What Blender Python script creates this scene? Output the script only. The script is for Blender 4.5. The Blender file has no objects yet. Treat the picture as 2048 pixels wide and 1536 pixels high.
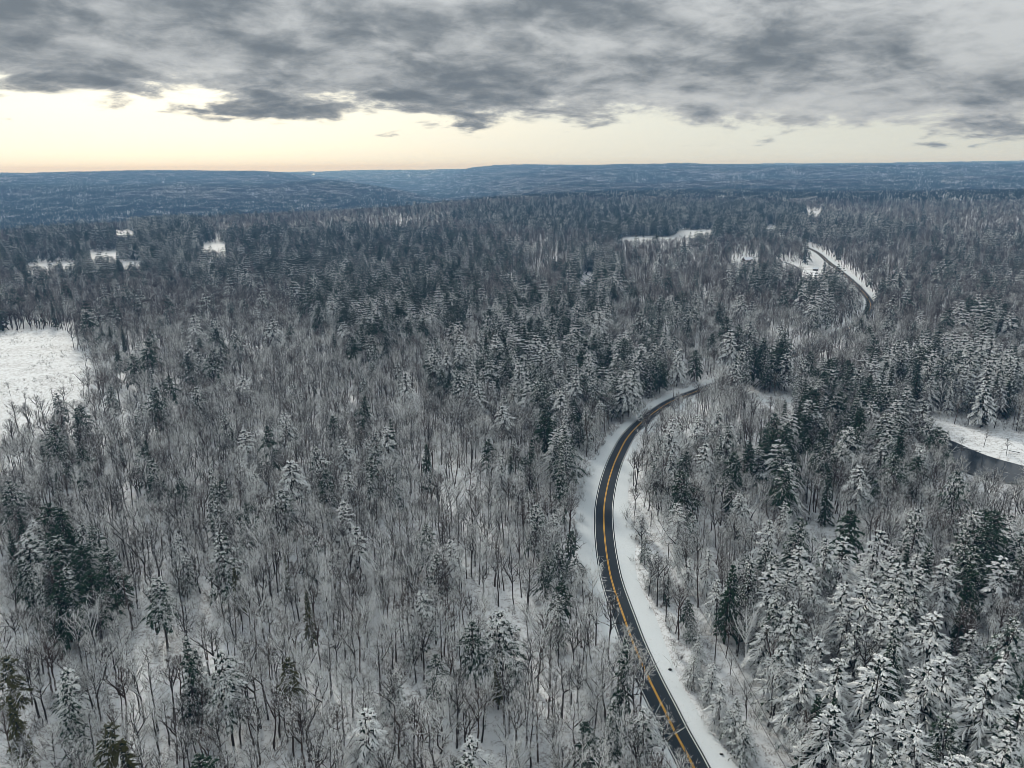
import bpy, math, random
import numpy as np
from mathutils import Matrix, Vector

random.seed(7)
RNG = np.random.default_rng(7)
sc = bpy.context.scene
COL = sc.collection
R = math.radians

# ------------------------------------------------------------------ camera, sky, sun, exposure
CAM_H = 120.0
F_PX = 1518.0                      # focal length for a 2048 px wide picture
PITCH = R(15.9)
ROLL = R(-0.42)
cam_data = bpy.data.cameras.new('camera')
cam = bpy.data.objects.new('camera', cam_data)
COL.objects.link(cam)
cam_data.sensor_fit = 'HORIZONTAL'
cam_data.angle = 2 * math.atan(1024 / F_PX)
cam_data.clip_start = 1.0
cam_data.clip_end = 90000.0
_fw = Vector((0, math.cos(PITCH), -math.sin(PITCH)))
_up0 = Vector((0, math.sin(PITCH), math.cos(PITCH)))
_rt0 = Vector((1, 0, 0))
_rt = _rt0 * math.cos(ROLL) + _up0 * math.sin(ROLL)
_up = _up0 * math.cos(ROLL) - _rt0 * math.sin(ROLL)
cam.matrix_world = Matrix(((_rt.x, _up.x, -_fw.x, 0), (_rt.y, _up.y, -_fw.y, 0),
                           (_rt.z, _up.z, -_fw.z, CAM_H), (0, 0, 0, 1)))
sc.camera = cam

SUN_EL, SUN_AZ = R(27), R(-24)      # azimuth from +Y towards +X
sun_data = bpy.data.lights.new('sun', 'SUN')
sun_data.energy = 1.5
sun_data.angle = R(10)
sun_data.color = (1.0, 0.95, 0.87)
sun = bpy.data.objects.new('sun', sun_data)
COL.objects.link(sun)
_sd = Vector((math.sin(SUN_AZ) * math.cos(SUN_EL), math.cos(SUN_AZ) * math.cos(SUN_EL), math.sin(SUN_EL)))
sun.rotation_euler = _sd.to_track_quat('Z', 'Y').to_euler()
sun.location = (0, 0, 400)

sc.view_settings.view_transform = 'Standard'
sc.view_settings.look = 'None'
sc.view_settings.exposure = 1.12
sc.view_settings.gamma = 1.0
sc.view_settings.use_curve_mapping = False
sc.render.engine = 'CYCLES'
sc.cycles.use_denoising = True
sc.cycles.max_bounces = 3
sc.cycles.diffuse_bounces = 2
sc.cycles.glossy_bounces = 2
sc.cycles.volume_bounces = 0
sc.cycles.use_fast_gi = False
sc.cycles.filter_width = 0.75


class NT:
    """small helper to write node trees tersely"""
    def __init__(self, tree):
        self.t = tree
        tree.nodes.clear()

    def n(self, kind, **kw):
        nd = self.t.nodes.new(kind)
        for k, v in kw.items():
            if hasattr(nd, k) and not k.startswith('i_'):
                setattr(nd, k, v)
        return nd

    def put(self, sock, v):
        if isinstance(v, bpy.types.NodeSocket):
            self.t.links.new(v, sock)
        elif v is not None:
            if sock.type == 'RGBA' and len(v) == 3:
                v = (*v, 1)
            sock.default_value = v

    def math(self, op, a, b=None, c=None, clamp=False):
        nd = self.n('ShaderNodeMath', operation=op, use_clamp=clamp)
        self.put(nd.inputs[0], a)
        self.put(nd.inputs[1], b)
        self.put(nd.inputs[2], c)
        return nd.outputs[0]

    def step(self, v, lo, hi):
        nd = self.n('ShaderNodeMapRange', interpolation_type='SMOOTHSTEP')
        self.put(nd.inputs['Value'], v)
        self.put(nd.inputs['From Min'], lo)
        self.put(nd.inputs['From Max'], hi)
        return nd.outputs['Result']

    def mix(self, f, a, b):
        nd = self.n('ShaderNodeMix', data_type='RGBA')
        self.put(nd.inputs[0], f)
        self.put(nd.inputs[6], a)
        self.put(nd.inputs[7], b)
        return nd.outputs[2]

    def noise(self, vec, scale, detail=3.0, rough=0.55, dist=0.0):
        nd = self.n('ShaderNodeTexNoise')
        self.put(nd.inputs['Vector'], vec)
        nd.inputs['Scale'].default_value = scale
        nd.inputs['Detail'].default_value = detail
        nd.inputs['Roughness'].default_value = rough
        nd.inputs['Distortion'].default_value = dist
        return nd.outputs['Fac']

    def comb(self, x, y, z):
        nd = self.n('ShaderNodeCombineXYZ')
        self.put(nd.inputs[0], x)
        self.put(nd.inputs[1], y)
        self.put(nd.inputs[2], z)
        return nd.outputs[0]


world = bpy.data.worlds.new('World')
sc.world = world
world.use_nodes = True


def build_world():
    k = NT(world.node_tree)
    tc = k.n('ShaderNodeTexCoord')
    sep = k.n('ShaderNodeSeparateXYZ')
    k.put(sep.inputs[0], tc.outputs['Generated'])
    x, y, z = sep.outputs[0], sep.outputs[1], sep.outputs[2]
    zz = k.math('MAXIMUM', z, 0.0)
    inv = k.math('DIVIDE', 1.0, k.math('ADD', zz, 0.22))
    px = k.math('MULTIPLY', x, inv)
    py = k.math('MULTIPLY', y, inv)
    # wind-drawn cloud streaks: the layer is stretched along one direction
    ca, sa = math.cos(R(28)), math.sin(R(28))
    u = k.math('ADD', k.math('MULTIPLY', px, ca), k.math('MULTIPLY', py, sa))
    v = k.math('SUBTRACT', k.math('MULTIPLY', py, ca), k.math('MULTIPLY', px, sa))
    vec1 = k.comb(k.math('MULTIPLY', u, 0.85), v, 3.1)
    vec2 = k.comb(u, v, 7.7)
    n_big = k.noise(vec1, 0.70, 3, 0.5, 0.3)
    n_mid = k.noise(vec2, 2.5, 6, 0.55, 0.35)
    n_fin = k.noise(vec2, 7.5, 5, 0.6, 0.3)
    # edge of the layer low over the horizon
    edge = k.math('ADD', k.math('MULTIPLY', x, -0.045), 0.052)
    edge = k.math('MAXIMUM', edge, 0.034)
    d = k.math('SUBTRACT', z, edge)
    d = k.math('ADD', d, k.math('MULTIPLY', k.math('SUBTRACT', n_mid, 0.5), 0.14))
    d = k.math('ADD', d, k.math('MULTIPLY', k.math('SUBTRACT', n_fin, 0.5), 0.05))
    cover = k.step(d, -0.004, 0.016)
    thick = k.math('ADD', k.math('MULTIPLY', n_big, 0.44), k.math('MULTIPLY', n_mid, 0.56))
    thick = k.math('ADD', thick, k.math('MULTIPLY', k.math('SUBTRACT', n_fin, 0.5), 0.28))
    shade = k.step(thick, 0.36, 0.62)
    cloud = k.mix(shade, (0.245, 0.256, 0.260), (0.076, 0.088, 0.099))
    # thin ragged rim lit through by the low sun
    rim = k.math('SUBTRACT', 1.0, k.step(d, 0.0, 0.034))
    cloud = k.mix(k.math('MULTIPLY', rim, 0.35), cloud, (0.34, 0.34, 0.32))
    # an overcast sky grows brighter towards the zenith
    zen = k.n('ShaderNodeVectorMath', operation='SCALE')
    k.put(zen.inputs[0], cloud)
    k.put(zen.inputs['Scale'], k.math('MULTIPLY_ADD', zz, 1.7, 0.85))
    cloud = zen.outputs[0]
    sky = k.n('ShaderNodeTexSky', sky_type='NISHITA')
    sky.sun_disc = False
    sky.sun_elevation = SUN_EL
    sky.sun_rotation = SUN_AZ
    sky.air_density = 1.0
    sky.dust_density = 3.0
    sc_ = k.n('ShaderNodeVectorMath', operation='SCALE')
    k.put(sc_.inputs[0], sky.outputs[0])
    sc_.inputs['Scale'].default_value = 0.05
    # high thin veil of cloud in the gap
    n_veil = k.noise(k.comb(k.math('MULTIPLY', u, 0.35), v, 1.3), 0.6, 5, 0.6, 0.4)
    side = k.step(x, -0.5, 0.75)
    veilc = k.mix(side, (0.455, 0.47, 0.425), (0.315, 0.328, 0.303))
    clear = k.mix(k.math('MULTIPLY_ADD', k.step(n_veil, 0.3, 0.7), 0.15, 0.80), sc_.outputs[0], veilc)
    col = k.mix(cover, clear, cloud)
    bg = k.n('ShaderNodeBackground')
    k.put(bg.inputs['Color'], col)
    bg.inputs['Strength'].default_value = 1.0
    out = k.n('ShaderNodeOutputWorld')
    k.put(out.inputs['Surface'], bg.outputs[0])


build_world()

# ------------------------------------------------------------------ projection helpers (2048 x 1536 picture)
FW, UP, RT = np.array(_fw), np.array(_up), np.array(_rt)
CAM = np.array([0.0, 0.0, CAM_H])


def project(P):
    P = np.atleast_2d(P) - CAM
    d = P @ FW
    d = np.where(d < 1, 1, d)
    return np.stack([1024 + F_PX * (P @ RT) / d, 768 - F_PX * (P @ UP) / d], 1), d


def ray(px, py):
    return FW + RT * ((px - 1024) / F_PX) + UP * ((768 - py) / F_PX)


# ------------------------------------------------------------------ terrain height
def _hash(ix, iy, s):
    h = (ix.astype(np.int64) * 374761393 + iy.astype(np.int64) * 668265263 + s * 974634777) & 0x7fffffff
    h = ((h ^ (h >> 13)) * 1274126177) & 0x7fffffff
    return ((h ^ (h >> 16)) & 0xffff) / 65535.0


def vnoise(x, y, s=0):
    ix, iy = np.floor(x), np.floor(y)
    fx, fy = x - ix, y - iy
    fx, fy = fx * fx * (3 - 2 * fx), fy * fy * (3 - 2 * fy)
    a, b = _hash(ix, iy, s), _hash(ix + 1, iy, s)
    c, d = _hash(ix, iy + 1, s), _hash(ix + 1, iy + 1, s)
    return (a * (1 - fx) + b * fx) * (1 - fy) + (c * (1 - fx) + d * fx) * fy - 0.5


def sstep(a, b, t):
    t = np.clip((t - a) / (b - a), 0, 1)
    return t * t * (3 - 2 * t)


# heights over bearing (as picture column) and distance: near plateau, a valley on the left, high ground far off
T_X = np.array([-900, -200, 0, 300, 560, 680, 800, 880, 960, 1100, 1400, 1700, 2048, 2300, 2900], float)
T_AZ = np.arctan((T_X - 1024) / F_PX / math.cos(PITCH) * 0.985)
T_R = np.array([0, 500, 1000, 1500, 2000, 2500, 3000, 3700, 4600, 5800, 7200, 9000, 11000, 13500, 18000], float)
T_Z = np.array([
    # 0 500 1000 1500 2000 2500 3000 3700 4600 5800 7200 9000 12000 17000 26000
    [0, 0, -4, 2, -16, -45, -55, -40, -5, 30, 56, 66, 60, 40, 0],
    [0, 0, -4, 2, -18, -48, -58, -42, -5, 30, 57, 66, 60, 40, 0],
    [0, 0, -5, 2, -22, -52, -60, -42, -6, 28, 57, 66, 62, 44, 0],
    [0, 0, -5, 6, -10, -50, -60, -38, 16, 10, 84, 70, 60, 60, 0],
    [0, 0, -5, 8, -2, -44, -58, -30, 28, 12, 76, 70, 50, 40, 0],
    [0, 0, -5, 6, 0, -42, -56, -16, 38, 4, 14, 0, 30, 62, 0],
    [0, 0, -5, 4, 6, -34, -58, -40, -14, -62, -60, -20, 40, 76, 0],
    [0, 0, -4, 3, 10, -18, -58, -74, -72, -84, -60, 0, 78, 70, 0],
    [0, 0, -4, 2, 14, -8, -46, -60, -56, -24, 56, 98, 90, 70, 0],
    [0, 0, -3, 4, 12, 8, -4, -8, 8, 66, 106, 116, 96, 80, 0],
    [0, 0, -3, 3, 9, 16, 20, 6, 22, 66, 102, 110, 114, 100, 0],
    [0, 0, -4, 6, 8, 18, 24, 8, 20, 60, 100, 110, 118, 110, 0],
    [0, 0, -4, 9, 16, 30, 20, 4, 18, 58, 98, 108, 118, 122, 0],
    [0, 0, -4, 9, 18, 30, 20, 4, 18, 58, 98, 108, 118, 122, 0],
    [0, 0, -4, 6, 10, 20, 16, 4, 18, 60, 100, 110, 110, 100, 0]], float)


def _axis_interp(grid, vals):
    i = np.clip(np.searchsorted(grid, vals) - 1, 0, len(grid) - 2)
    t = np.clip((vals - grid[i]) / (grid[i + 1] - grid[i]), 0, 1)
    return i, t


def _cubic(p0, p1, p2, p3, t):
    return p1 + 0.5 * t * (p2 - p0 + t * (2 * p0 - 5 * p1 + 4 * p2 - p3 + t * (3 * (p1 - p2) + p3 - p0)))


def base_z(x, y):
    x, y = np.asarray(x, float), np.asarray(y, float)
    r = np.hypot(x, y)
    az = np.arctan2(x, y)
    ia, ta = _axis_interp(T_AZ, az)
    ir, tr = _axis_interp(T_R, r)
    na, nr = len(T_AZ), len(T_R)
    rows = []
    for da in (-1, 0, 1, 2):
        a = np.clip(ia + da, 0, na - 1)
        q = [T_Z[a, np.clip(ir + dr, 0, nr - 1)] for dr in (-1, 0, 1, 2)]
        rows.append(_cubic(*q, tr))
    z = _cubic(*rows, ta)
    far = sstep(900, 3500, r)
    z = z + far * (vnoise(x / 1300, y / 800, 1) * 34 + vnoise(x / 380, y / 380, 2) * 14)
    z = z + sstep(250, 1200, r) * vnoise(x / 210, y / 210, 3) * 5.0 + vnoise(x / 90, y / 90, 4) * 1.0
    return z


def hit(px, py, h=0.0, zf=base_z):
    """ground point under a picture point (of something h metres above the ground)"""
    d = ray(px, py)
    z = 0.0
    P = None
    for _ in range(30):
        t = (z + h - CAM_H) / d[2]
        P = CAM + d * t
        z = 0.5 * z + 0.5 * float(zf(P[0], P[1]))
    return P[0], P[1]


def catmull(pts, step=4.0):
    pts = np.array(pts, float)
    P = np.vstack([2 * pts[0] - pts[1], pts, 2 * pts[-1] - pts[-2]])
    out = []
    for i in range(1, len(P) - 2):
        n = max(2, int(np.linalg.norm(P[i + 1] - P[i]) / step))
        for k in range(n):
            out.append(_cubic(P[i - 1], P[i], P[i + 1], P[i + 2], k / n))
    out.append(P[-2])
    return np.array(out)


def seg_dist(x, y, line):
    """distance from many points to a polyline, and which side (positive = right)"""
    x, y = np.atleast_1d(np.asarray(x, float)), np.atleast_1d(np.asarray(y, float))
    best = np.full(x.shape, 1e9)
    side = np.zeros(x.shape)
    for a, b in zip(line[:-1], line[1:]):
        d = b - a
        L2 = d @ d + 1e-9
        t = np.clip(((x - a[0]) * d[0] + (y - a[1]) * d[1]) / L2, 0, 1)
        ex, ey = x - a[0] - t * d[0], y - a[1] - t * d[1]
        D = np.hypot(ex, ey)
        m = D < best
        best = np.where(m, D, best)
        side = np.where(m, -np.sign(d[0] * ey - d[1] * ex), side)
    return best, side


def in_poly(x, y, poly):
    x, y = np.asarray(x, float), np.asarray(y, float)
    inside = np.zeros(x.shape, bool)
    n = len(poly)
    for i in range(n):
        x0, y0 = poly[i]
        x1, y1 = poly[(i + 1) % n]
        c = ((y0 > y) != (y1 > y)) & (x < (x1 - x0) * (y - y0) / (y1 - y0 + 1e-12) + x0)
        inside ^= c
    return inside


ROAD_PX = [(1402, 1566), (1375, 1512), (1350, 1466), (1327, 1418), (1303, 1370), (1282, 1324), (1263, 1279), (1248, 1236),
           (1235, 1199), (1222, 1157), (1212, 1100), (1207.5, 1045), (1209, 1007), (1216.7, 965.6), (1227, 932),
           (1236, 911), (1252, 880), (1271, 857), (1292, 838), (1316, 820), (1344, 803), (1386, 786), (1425, 772),
           (1500, 748), (1580, 715), (1660, 676), (1722, 640), (1741, 610), (1722, 580), (1692, 552), (1656, 524), (1622, 499)]
ROAD_G = [hit(*p) for p in ROAD_PX]
# carry the road on behind the camera and over the far crest
_d = np.array(ROAD_G[0]) - np.array(ROAD_G[1])
ROAD_G = [tuple(np.array(ROAD_G[0]) + _d * k) for k in (9, 6, 3, 1.2)] + ROAD_G
_d = np.array(ROAD_G[-1]) - np.array(ROAD_G[-2])
ROAD_G += [tuple(np.array(ROAD_G[-1]) + _d * 0.8 + np.array([-20, 20])), tuple(np.array(ROAD_G[-1]) + _d * 1.8 + np.array([-60, 80]))]
ROAD = catmull(ROAD_G, 4.0)
ROAD_C = ROAD[::4]

POND_PX = [(1818, 846), (1842, 849), (1866, 862), (1919, 884), (1977, 908), (2050, 928), (2160, 958), (2190, 1010), (2060, 968), (1985, 956),
           (1930, 938), (1890, 925), (1850, 890), (1826, 866)]
POND = np.array([hit(*p) for p in POND_PX])
POND = catmull(list(map(tuple, POND)) + [tuple(POND[0])], 3.0)[:-1]
POND_Z = float(np.median(base_z(POND[:, 0], POND[:, 1]))) - 0.9


def ground_z(x, y):
    x, y = np.asarray(x, float), np.asarray(y, float)
    z = base_z(x, y)
    shp = x.shape
    xf, yf, zf = x.ravel(), y.ravel(), np.array(z, float).ravel()
    near = (xf > POND[:, 0].min() - 25) & (xf < POND[:, 0].max() + 25) & (yf > POND[:, 1].min() - 25) & (yf < POND[:, 1].max() + 25)
    if near.any():
        D, _ = seg_dist(xf[near], yf[near], np.vstack([POND, POND[:1]]))
        D = np.where(in_poly(xf[near], yf[near], POND), -D, D)
        t = sstep(9, -5, D) if False else 1 - sstep(-5, 9, D)
        zf[near] = zf[near] * (1 - t) + (POND_Z - 1.4) * t
    return zf.reshape(shp)


def gz(x, y):
    return float(ground_z(np.array([x]), np.array([y]))[0])


# open ground seen in the picture (picture outlines laid on the terrain)
OPEN_PX = {
    'left_clearing': [(-120, 668), (0, 664), (60, 659), (130, 662), (160, 680), (140, 712), (172, 740), (178, 770), (150, 800), (110, 812), (60, 850), (0, 880), (-150, 900)],
    'field_a': [(228, 464), (270, 462), (268, 474), (236, 476)],
    'field_b': [(174, 508), (239, 499), (240, 516), (180, 521)],
    'field_c': [(48, 529), (90, 526), (110, 524), (154, 524), (150, 540), (88, 538), (50, 538)],
    'field_d': [(238, 523), (284, 521), (284, 536), (240, 537)],
    'field_e': [(405, 487), (451, 485), (452, 505), (402, 505)],
    'field_f': [(1238, 475), (1282, 473), (1340, 474), (1362, 461), (1431, 459), (1426, 470), (1352, 480), (1240, 480)],
    'field_g': [(1612, 424), (1642, 423), (1642, 435), (1612, 435)],
    'field_h': [(1530, 454), (1552, 453), (1552, 462), (1530, 462)],
    'marsh': [(1162, 546), (1192, 545), (1190, 565), (1182, 580), (1154, 579)],
    'yard': [(1604, 540), (1622, 512), (1645, 530), (1649, 556), (1622, 562), (1606, 555)],
    'lane': [(1548, 520), (1572, 522), (1612, 536), (1612, 546), (1562, 529)],
    'house_plot': [(1462, 520), (1515, 515), (1518, 529), (1462, 531)],
    'drive': [(1488, 776), (1512, 782), (1556, 796), (1600, 790), (1602, 803), (1562, 816), (1536, 814), (1500, 800)],
    'bank': [(1840, 838), (1900, 850), (2048, 868), (2200, 890), (2200, 960), (2050, 930), (1977, 908), (1919, 884), (1866, 862)],
    'far_road': [(1613, 496), (1632, 497), (1668, 521), (1705, 547), (1738, 579), (1758, 604), (1752, 612), (1728, 611), (1720, 590), (1690, 562), (1650, 530), (1616, 507)],
    'bend': [(1285, 830), (1335, 792), (1400, 764), (1440, 764), (1432, 778), (1392, 794), (1342, 813), (1296, 850)],
    'pond_view': [(1895, 878), (1977, 908), (2060, 932), (2060, 966), (1985, 952), (1915, 925)],
    'ski_run': [(618, 358), (632, 349), (642, 349), (630, 360)],
    'far_pasture': [(302, 352), (330, 350), (334, 353), (304, 355)],
    'gorge_river': [(842, 379), (862, 381), (862, 385), (842, 383)],
}
OPEN = {k: np.array([hit(*p) for p in v]) for k, v in OPEN_PX.items()}

# ------------------------------------------------------------------ materials
def material(name):
    m = bpy.data.materials.new(name)
    m.use_nodes = True
    return m, NT(m.node_tree)


def finish(k, col, rough=0.9, spec=0.2, bump=None, bstr=0.3, bdist=0.1):
    b = k.n('ShaderNodeBsdfPrincipled')
    k.put(b.inputs['Base Color'], col)
    k.put(b.inputs['Roughness'], rough)
    k.put(b.inputs['Specular IOR Level'], spec)
    if bump is not None:
        bn = k.n('ShaderNodeBump')
        bn.inputs['Strength'].default_value = bstr
        bn.inputs['Distance'].default_value = bdist
        k.put(bn.inputs['Height'], bump)
        k.put(b.inputs['Normal'], bn.outputs[0])
    o = k.n('ShaderNodeOutputMaterial')
    k.put(o.inputs['Surface'], b.outputs[0])


SNOW = (0.79, 0.81, 0.805)


def mat_plain(name, col, rough=0.8, spec=0.3, vary=0.15, scale=3.0):
    m, k = material(name)
    tc = k.n('ShaderNodeTexCoord')
    n = k.noise(tc.outputs['Object'], scale, 4)
    c2 = tuple(max(0, c * (1 - vary)) for c in col)
    c3 = tuple(min(1, c * (1 + vary)) for c in col)
    finish(k, k.mix(n, c2, c3), rough, spec, n, 0.2, 0.02)
    return m


def mat_ground():
    m, k = material('snowy_ground')
    g = k.n('ShaderNodeNewGeometry')
    pos = g.outputs['Position']
    n1 = k.noise(pos, 0.55, 5, 0.65)
    n2 = k.noise(pos, 0.06, 3, 0.5)
    n3 = k.noise(pos, 2.6, 4, 0.6)
    litter = k.math('MULTIPLY', k.step(k.math('ADD', n1, k.math('MULTIPLY', n2, 0.35)), 0.60, 0.76), k.step(n3, 0.42, 0.60))
    brown = k.mix(n3, (0.075, 0.06, 0.05), (0.16, 0.13, 0.11))
    snow = k.mix(n2, (0.68, 0.71, 0.73), (0.76, 0.785, 0.80))
    finish(k, k.mix(k.math('MULTIPLY', litter, 0.75), snow, brown), 0.85, 0.15, n1, 0.5, 0.5)
    return m


def mat_verge():
    m, k = material('ploughed_snow')
    g = k.n('ShaderNodeNewGeometry')
    n1 = k.noise(g.outputs['Position'], 0.9, 5, 0.6)
    n2 = k.noise(g.outputs['Position'], 5.0, 3, 0.6)
    c = k.mix(n1, (0.55, 0.60, 0.62), (0.65, 0.69, 0.71))
    c = k.mix(k.math('MULTIPLY', k.step(k.math('MULTIPLY', n1, n2), 0.33, 0.42), 0.5), c, (0.25, 0.22, 0.19))
    finish(k, c, 0.8, 0.2, n1, 0.4, 0.3)
    return m


def mat_bark(name, dark, light, thr):
    """bark with snow lying on whatever faces up"""
    m, k = material(name)
    tc = k.n('ShaderNodeTexCoord')
    g = k.n('ShaderNodeNewGeometry')
    oi = k.n('ShaderNodeObjectInfo')
    sep = k.n('ShaderNodeSeparateXYZ')
    k.put(sep.inputs[0], g.outputs['Normal'])
    n = k.noise(tc.outputs['Object'], 0.9, 3, 0.6)
    s = k.math('ADD', sep.outputs[2], k.math('MULTIPLY', k.math('SUBTRACT', n, 0.5), 1.3))
    s = k.math('ADD', s, k.math('MULTIPLY', k.math('SUBTRACT', oi.outputs['Random'], 0.5), 0.5))
    f = k.step(s, thr - 0.06, thr + 0.10)
    bark = k.mix(oi.outputs['Random'], dark, light)
    finish(k, k.mix(f, bark, SNOW), 0.9, 0.1)
    return m


def mat_needles(name, dark, light, thr, nscale=1.1):
    m, k = material(name)
    tc = k.n('ShaderNodeTexCoord')
    g = k.n('ShaderNodeNewGeometry')
    oi = k.n('ShaderNodeObjectInfo')
    sep = k.n('ShaderNodeSeparateXYZ')
    k.put(sep.inputs[0], g.outputs['Normal'])
    n = k.noise(tc.outputs['Object'], nscale, 4, 0.65)
    n2 = k.noise(tc.outputs['Object'], nscale * 4.3, 2, 0.6)
    s = k.math('ADD', sep.outputs[2], k.math('MULTIPLY', k.math('SUBTRACT', n, 0.5), 1.7))
    s = k.math('ADD', s, k.math('MULTIPLY', k.math('SUBTRACT', n2, 0.5), 0.9))
    s = k.math('ADD', s, k.math('MULTIPLY', k.math('SUBTRACT', oi.outputs['Random'], 0.5), 0.45))
    f = k.step(s, thr - 0.05, thr + 0.16)
    green = k.mix(n2, dark, light)
    finish(k, k.mix(f, green, SNOW), 0.85, 0.12)
    return m


M = {
    'ground': mat_ground(),
    'verge': mat_verge(),
    'bark': mat_bark('grey_bark', (0.026, 0.022, 0.018), (0.070, 0.060, 0.051), 0.44),
    'bark_snowy': mat_bark('snowy_bark', (0.030, 0.026, 0.022), (0.075, 0.067, 0.058), 0.02),
    'bark_red': mat_bark('reddish_bark', (0.050, 0.034, 0.026), (0.085, 0.062, 0.050), 0.60),
    'bark_mid': mat_bark('brown_bark', (0.034, 0.027, 0.023), (0.080, 0.066, 0.057), 0.66),
    'pine_bark': mat_bark('dark_pine_bark', (0.035, 0.028, 0.024), (0.06, 0.05, 0.043), 0.75),
    'n_heavy': mat_needles('snow_laden_needles', (0.012, 0.034, 0.018), (0.034, 0.066, 0.036), 0.38),
    'n_medium': mat_needles('snowy_needles', (0.010, 0.031, 0.018), (0.030, 0.062, 0.035), 0.60),
    'n_dark': mat_needles('dark_needles', (0.008, 0.028, 0.015), (0.026, 0.062, 0.030), 0.79),
    'far_heavy': mat_needles('far_frosted_needles', (0.014, 0.032, 0.022), (0.034, 0.058, 0.040), 0.24, 0.35),
    'far_medium': mat_needles('far_snowy_needles', (0.012, 0.028, 0.021), (0.030, 0.052, 0.038), 0.55, 0.35),
    'n_mid': mat_needles('half_snowy_needles', (0.009, 0.029, 0.017), (0.028, 0.060, 0.033), 0.70),
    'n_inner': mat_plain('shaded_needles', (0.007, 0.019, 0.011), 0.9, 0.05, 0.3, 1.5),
    'n_olive': mat_needles('olive_needles', (0.040, 0.045, 0.016), (0.095, 0.090, 0.032), 0.90),
}

# ------------------------------------------------------------------ mesh helpers
class MB:
    def __init__(self):
        self.v, self.f, self.m, self.nv = [], [], [], 0

    def add(self, verts, faces, mat=0):
        verts = np.asarray(verts, float).reshape(-1, 3)
        self.v.append(verts)
        faces = np.asarray(faces, int)
        self.f.append(faces + self.nv)
        self.m.append(np.full(len(faces), mat, int))
        self.nv += len(verts)

    def tris(self):
        return sum(len(f) * (f.shape[1] - 2) for f in self.f if len(f))

    def mesh(self, name, mats, smooth=False):
        me = bpy.data.meshes.new(name)
        v = np.vstack(self.v)
        loops = np.concatenate([f.ravel() for f in self.f])
        sizes = np.concatenate([np.full(len(f), f.shape[1]) for f in self.f])
        mi = np.concatenate(self.m)
        me.vertices.add(len(v))
        me.vertices.foreach_set('co', v.astype(np.float32).ravel())
        me.loops.add(len(loops))
        me.loops.foreach_set('vertex_index', loops.astype(np.int32))
        me.polygons.add(len(sizes))
        starts = np.concatenate([[0], np.cumsum(sizes)[:-1]])
        me.polygons.foreach_set('loop_start', starts.astype(np.int32))
        me.polygons.foreach_set('material_index', mi.astype(np.int32))
        if not smooth:
            me.polygons.foreach_set('use_smooth', np.zeros(len(sizes), bool))
        for m in mats:
            me.materials.append(m)
        me.update(calc_edges=True)
        me.validate()
        return me


def basis(D):
    D = D / (np.linalg.norm(D, axis=-1, keepdims=True) + 1e-9)
    ref = np.where(np.abs(D[..., 2:3]) > 0.9, np.array([1.0, 0, 0]), np.array([0, 0, 1.0]))
    S = np.cross(D, ref)
    S /= np.linalg.norm(S, axis=-1, keepdims=True) + 1e-9
    U = np.cross(S, D)
    return D, S, U


def prisms(mb, A, B, ra, rb, sides=3, mat=0, roll=None):
    """many straight tapering sticks at once"""
    A, B = np.atleast_2d(A), np.atleast_2d(B)
    n = len(A)
    if n == 0:
        return
    ra, rb = np.broadcast_to(ra, n), np.broadcast_to(rb, n)
    D, S, U = basis(B - A)
    roll = RNG.uniform(0, 6.28, n) if roll is None else np.full(n, roll)
    ang = roll[:, None] + np.arange(sides)[None] * (2 * math.pi / sides)
    off = np.cos(ang)[..., None] * S[:, None] + np.sin(ang)[..., None] * U[:, None]
    va = A[:, None] + off * ra[:, None, None]
    vb = B[:, None] + off * rb[:, None, None]
    V = np.concatenate([va, vb], 1).reshape(-1, 3)
    i = np.arange(sides)
    j = (i + 1) % sides
    q = np.stack([i, j, j + sides, i + sides], 1)
    F = (q[None] + (np.arange(n) * 2 * sides)[:, None, None]).reshape(-1, 4)
    mb.add(V, F, mat)


def tube(mb, pts, rad, sides=6, mat=0, cap=True):
    pts = np.asarray(pts, float)
    n = len(pts)
    rad = np.broadcast_to(rad, n)
    T = np.gradient(pts, axis=0)
    D, S, U = basis(T)
    S = np.broadcast_to(S[:1], S.shape) if abs(D[0][2]) > 0.9 else S
    U = np.cross(S, D)
    ang = np.arange(sides) * (2 * math.pi / sides)
    V = pts[:, None] + (np.cos(ang)[None, :, None] * S[:, None] + np.sin(ang)[None, :, None] * U[:, None]) * rad[:, None, None]
    i = np.arange(sides)
    j = (i + 1) % sides
    F = np.concatenate([np.stack([i + k * sides, j + k * sides, j + (k + 1) * sides, i + (k + 1) * sides], 1) for k in range(n - 1)])
    mb.add(V.reshape(-1, 3), F, mat)
    if cap:
        mb.add(V[-1], [list(range(sides))], mat)


def box(mb, c, s, rz=0.0, mat=0):
    x, y, z = [t / 2 for t in s]
    V = np.array([[-x, -y, -z], [x, -y, -z], [x, y, -z], [-x, y, -z], [-x, -y, z], [x, -y, z], [x, y, z], [-x, y, z]])
    ca, sa = math.cos(rz), math.sin(rz)
    V = np.stack([V[:, 0] * ca - V[:, 1] * sa, V[:, 0] * sa + V[:, 1] * ca, V[:, 2]], 1) + np.array(c)
    mb.add(V, [[0, 3, 2, 1], [4, 5, 6, 7], [0, 1, 5, 4], [1, 2, 6, 5], [2, 3, 7, 6], [3, 0, 4, 7]], mat)


def obj(name, me, parent=None, loc=None):
    o = bpy.data.objects.new(name, me)
    COL.objects.link(o)
    if parent is not None:
        o.parent = parent
    if loc is not None:
        o.location = loc
    return o


def tag(o, label=None, cat=None, group=None, kind=None):
    for k, v in (('label', label), ('category', cat), ('group', group), ('kind', kind)):
        if v:
            o[k] = v
    return o


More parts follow.
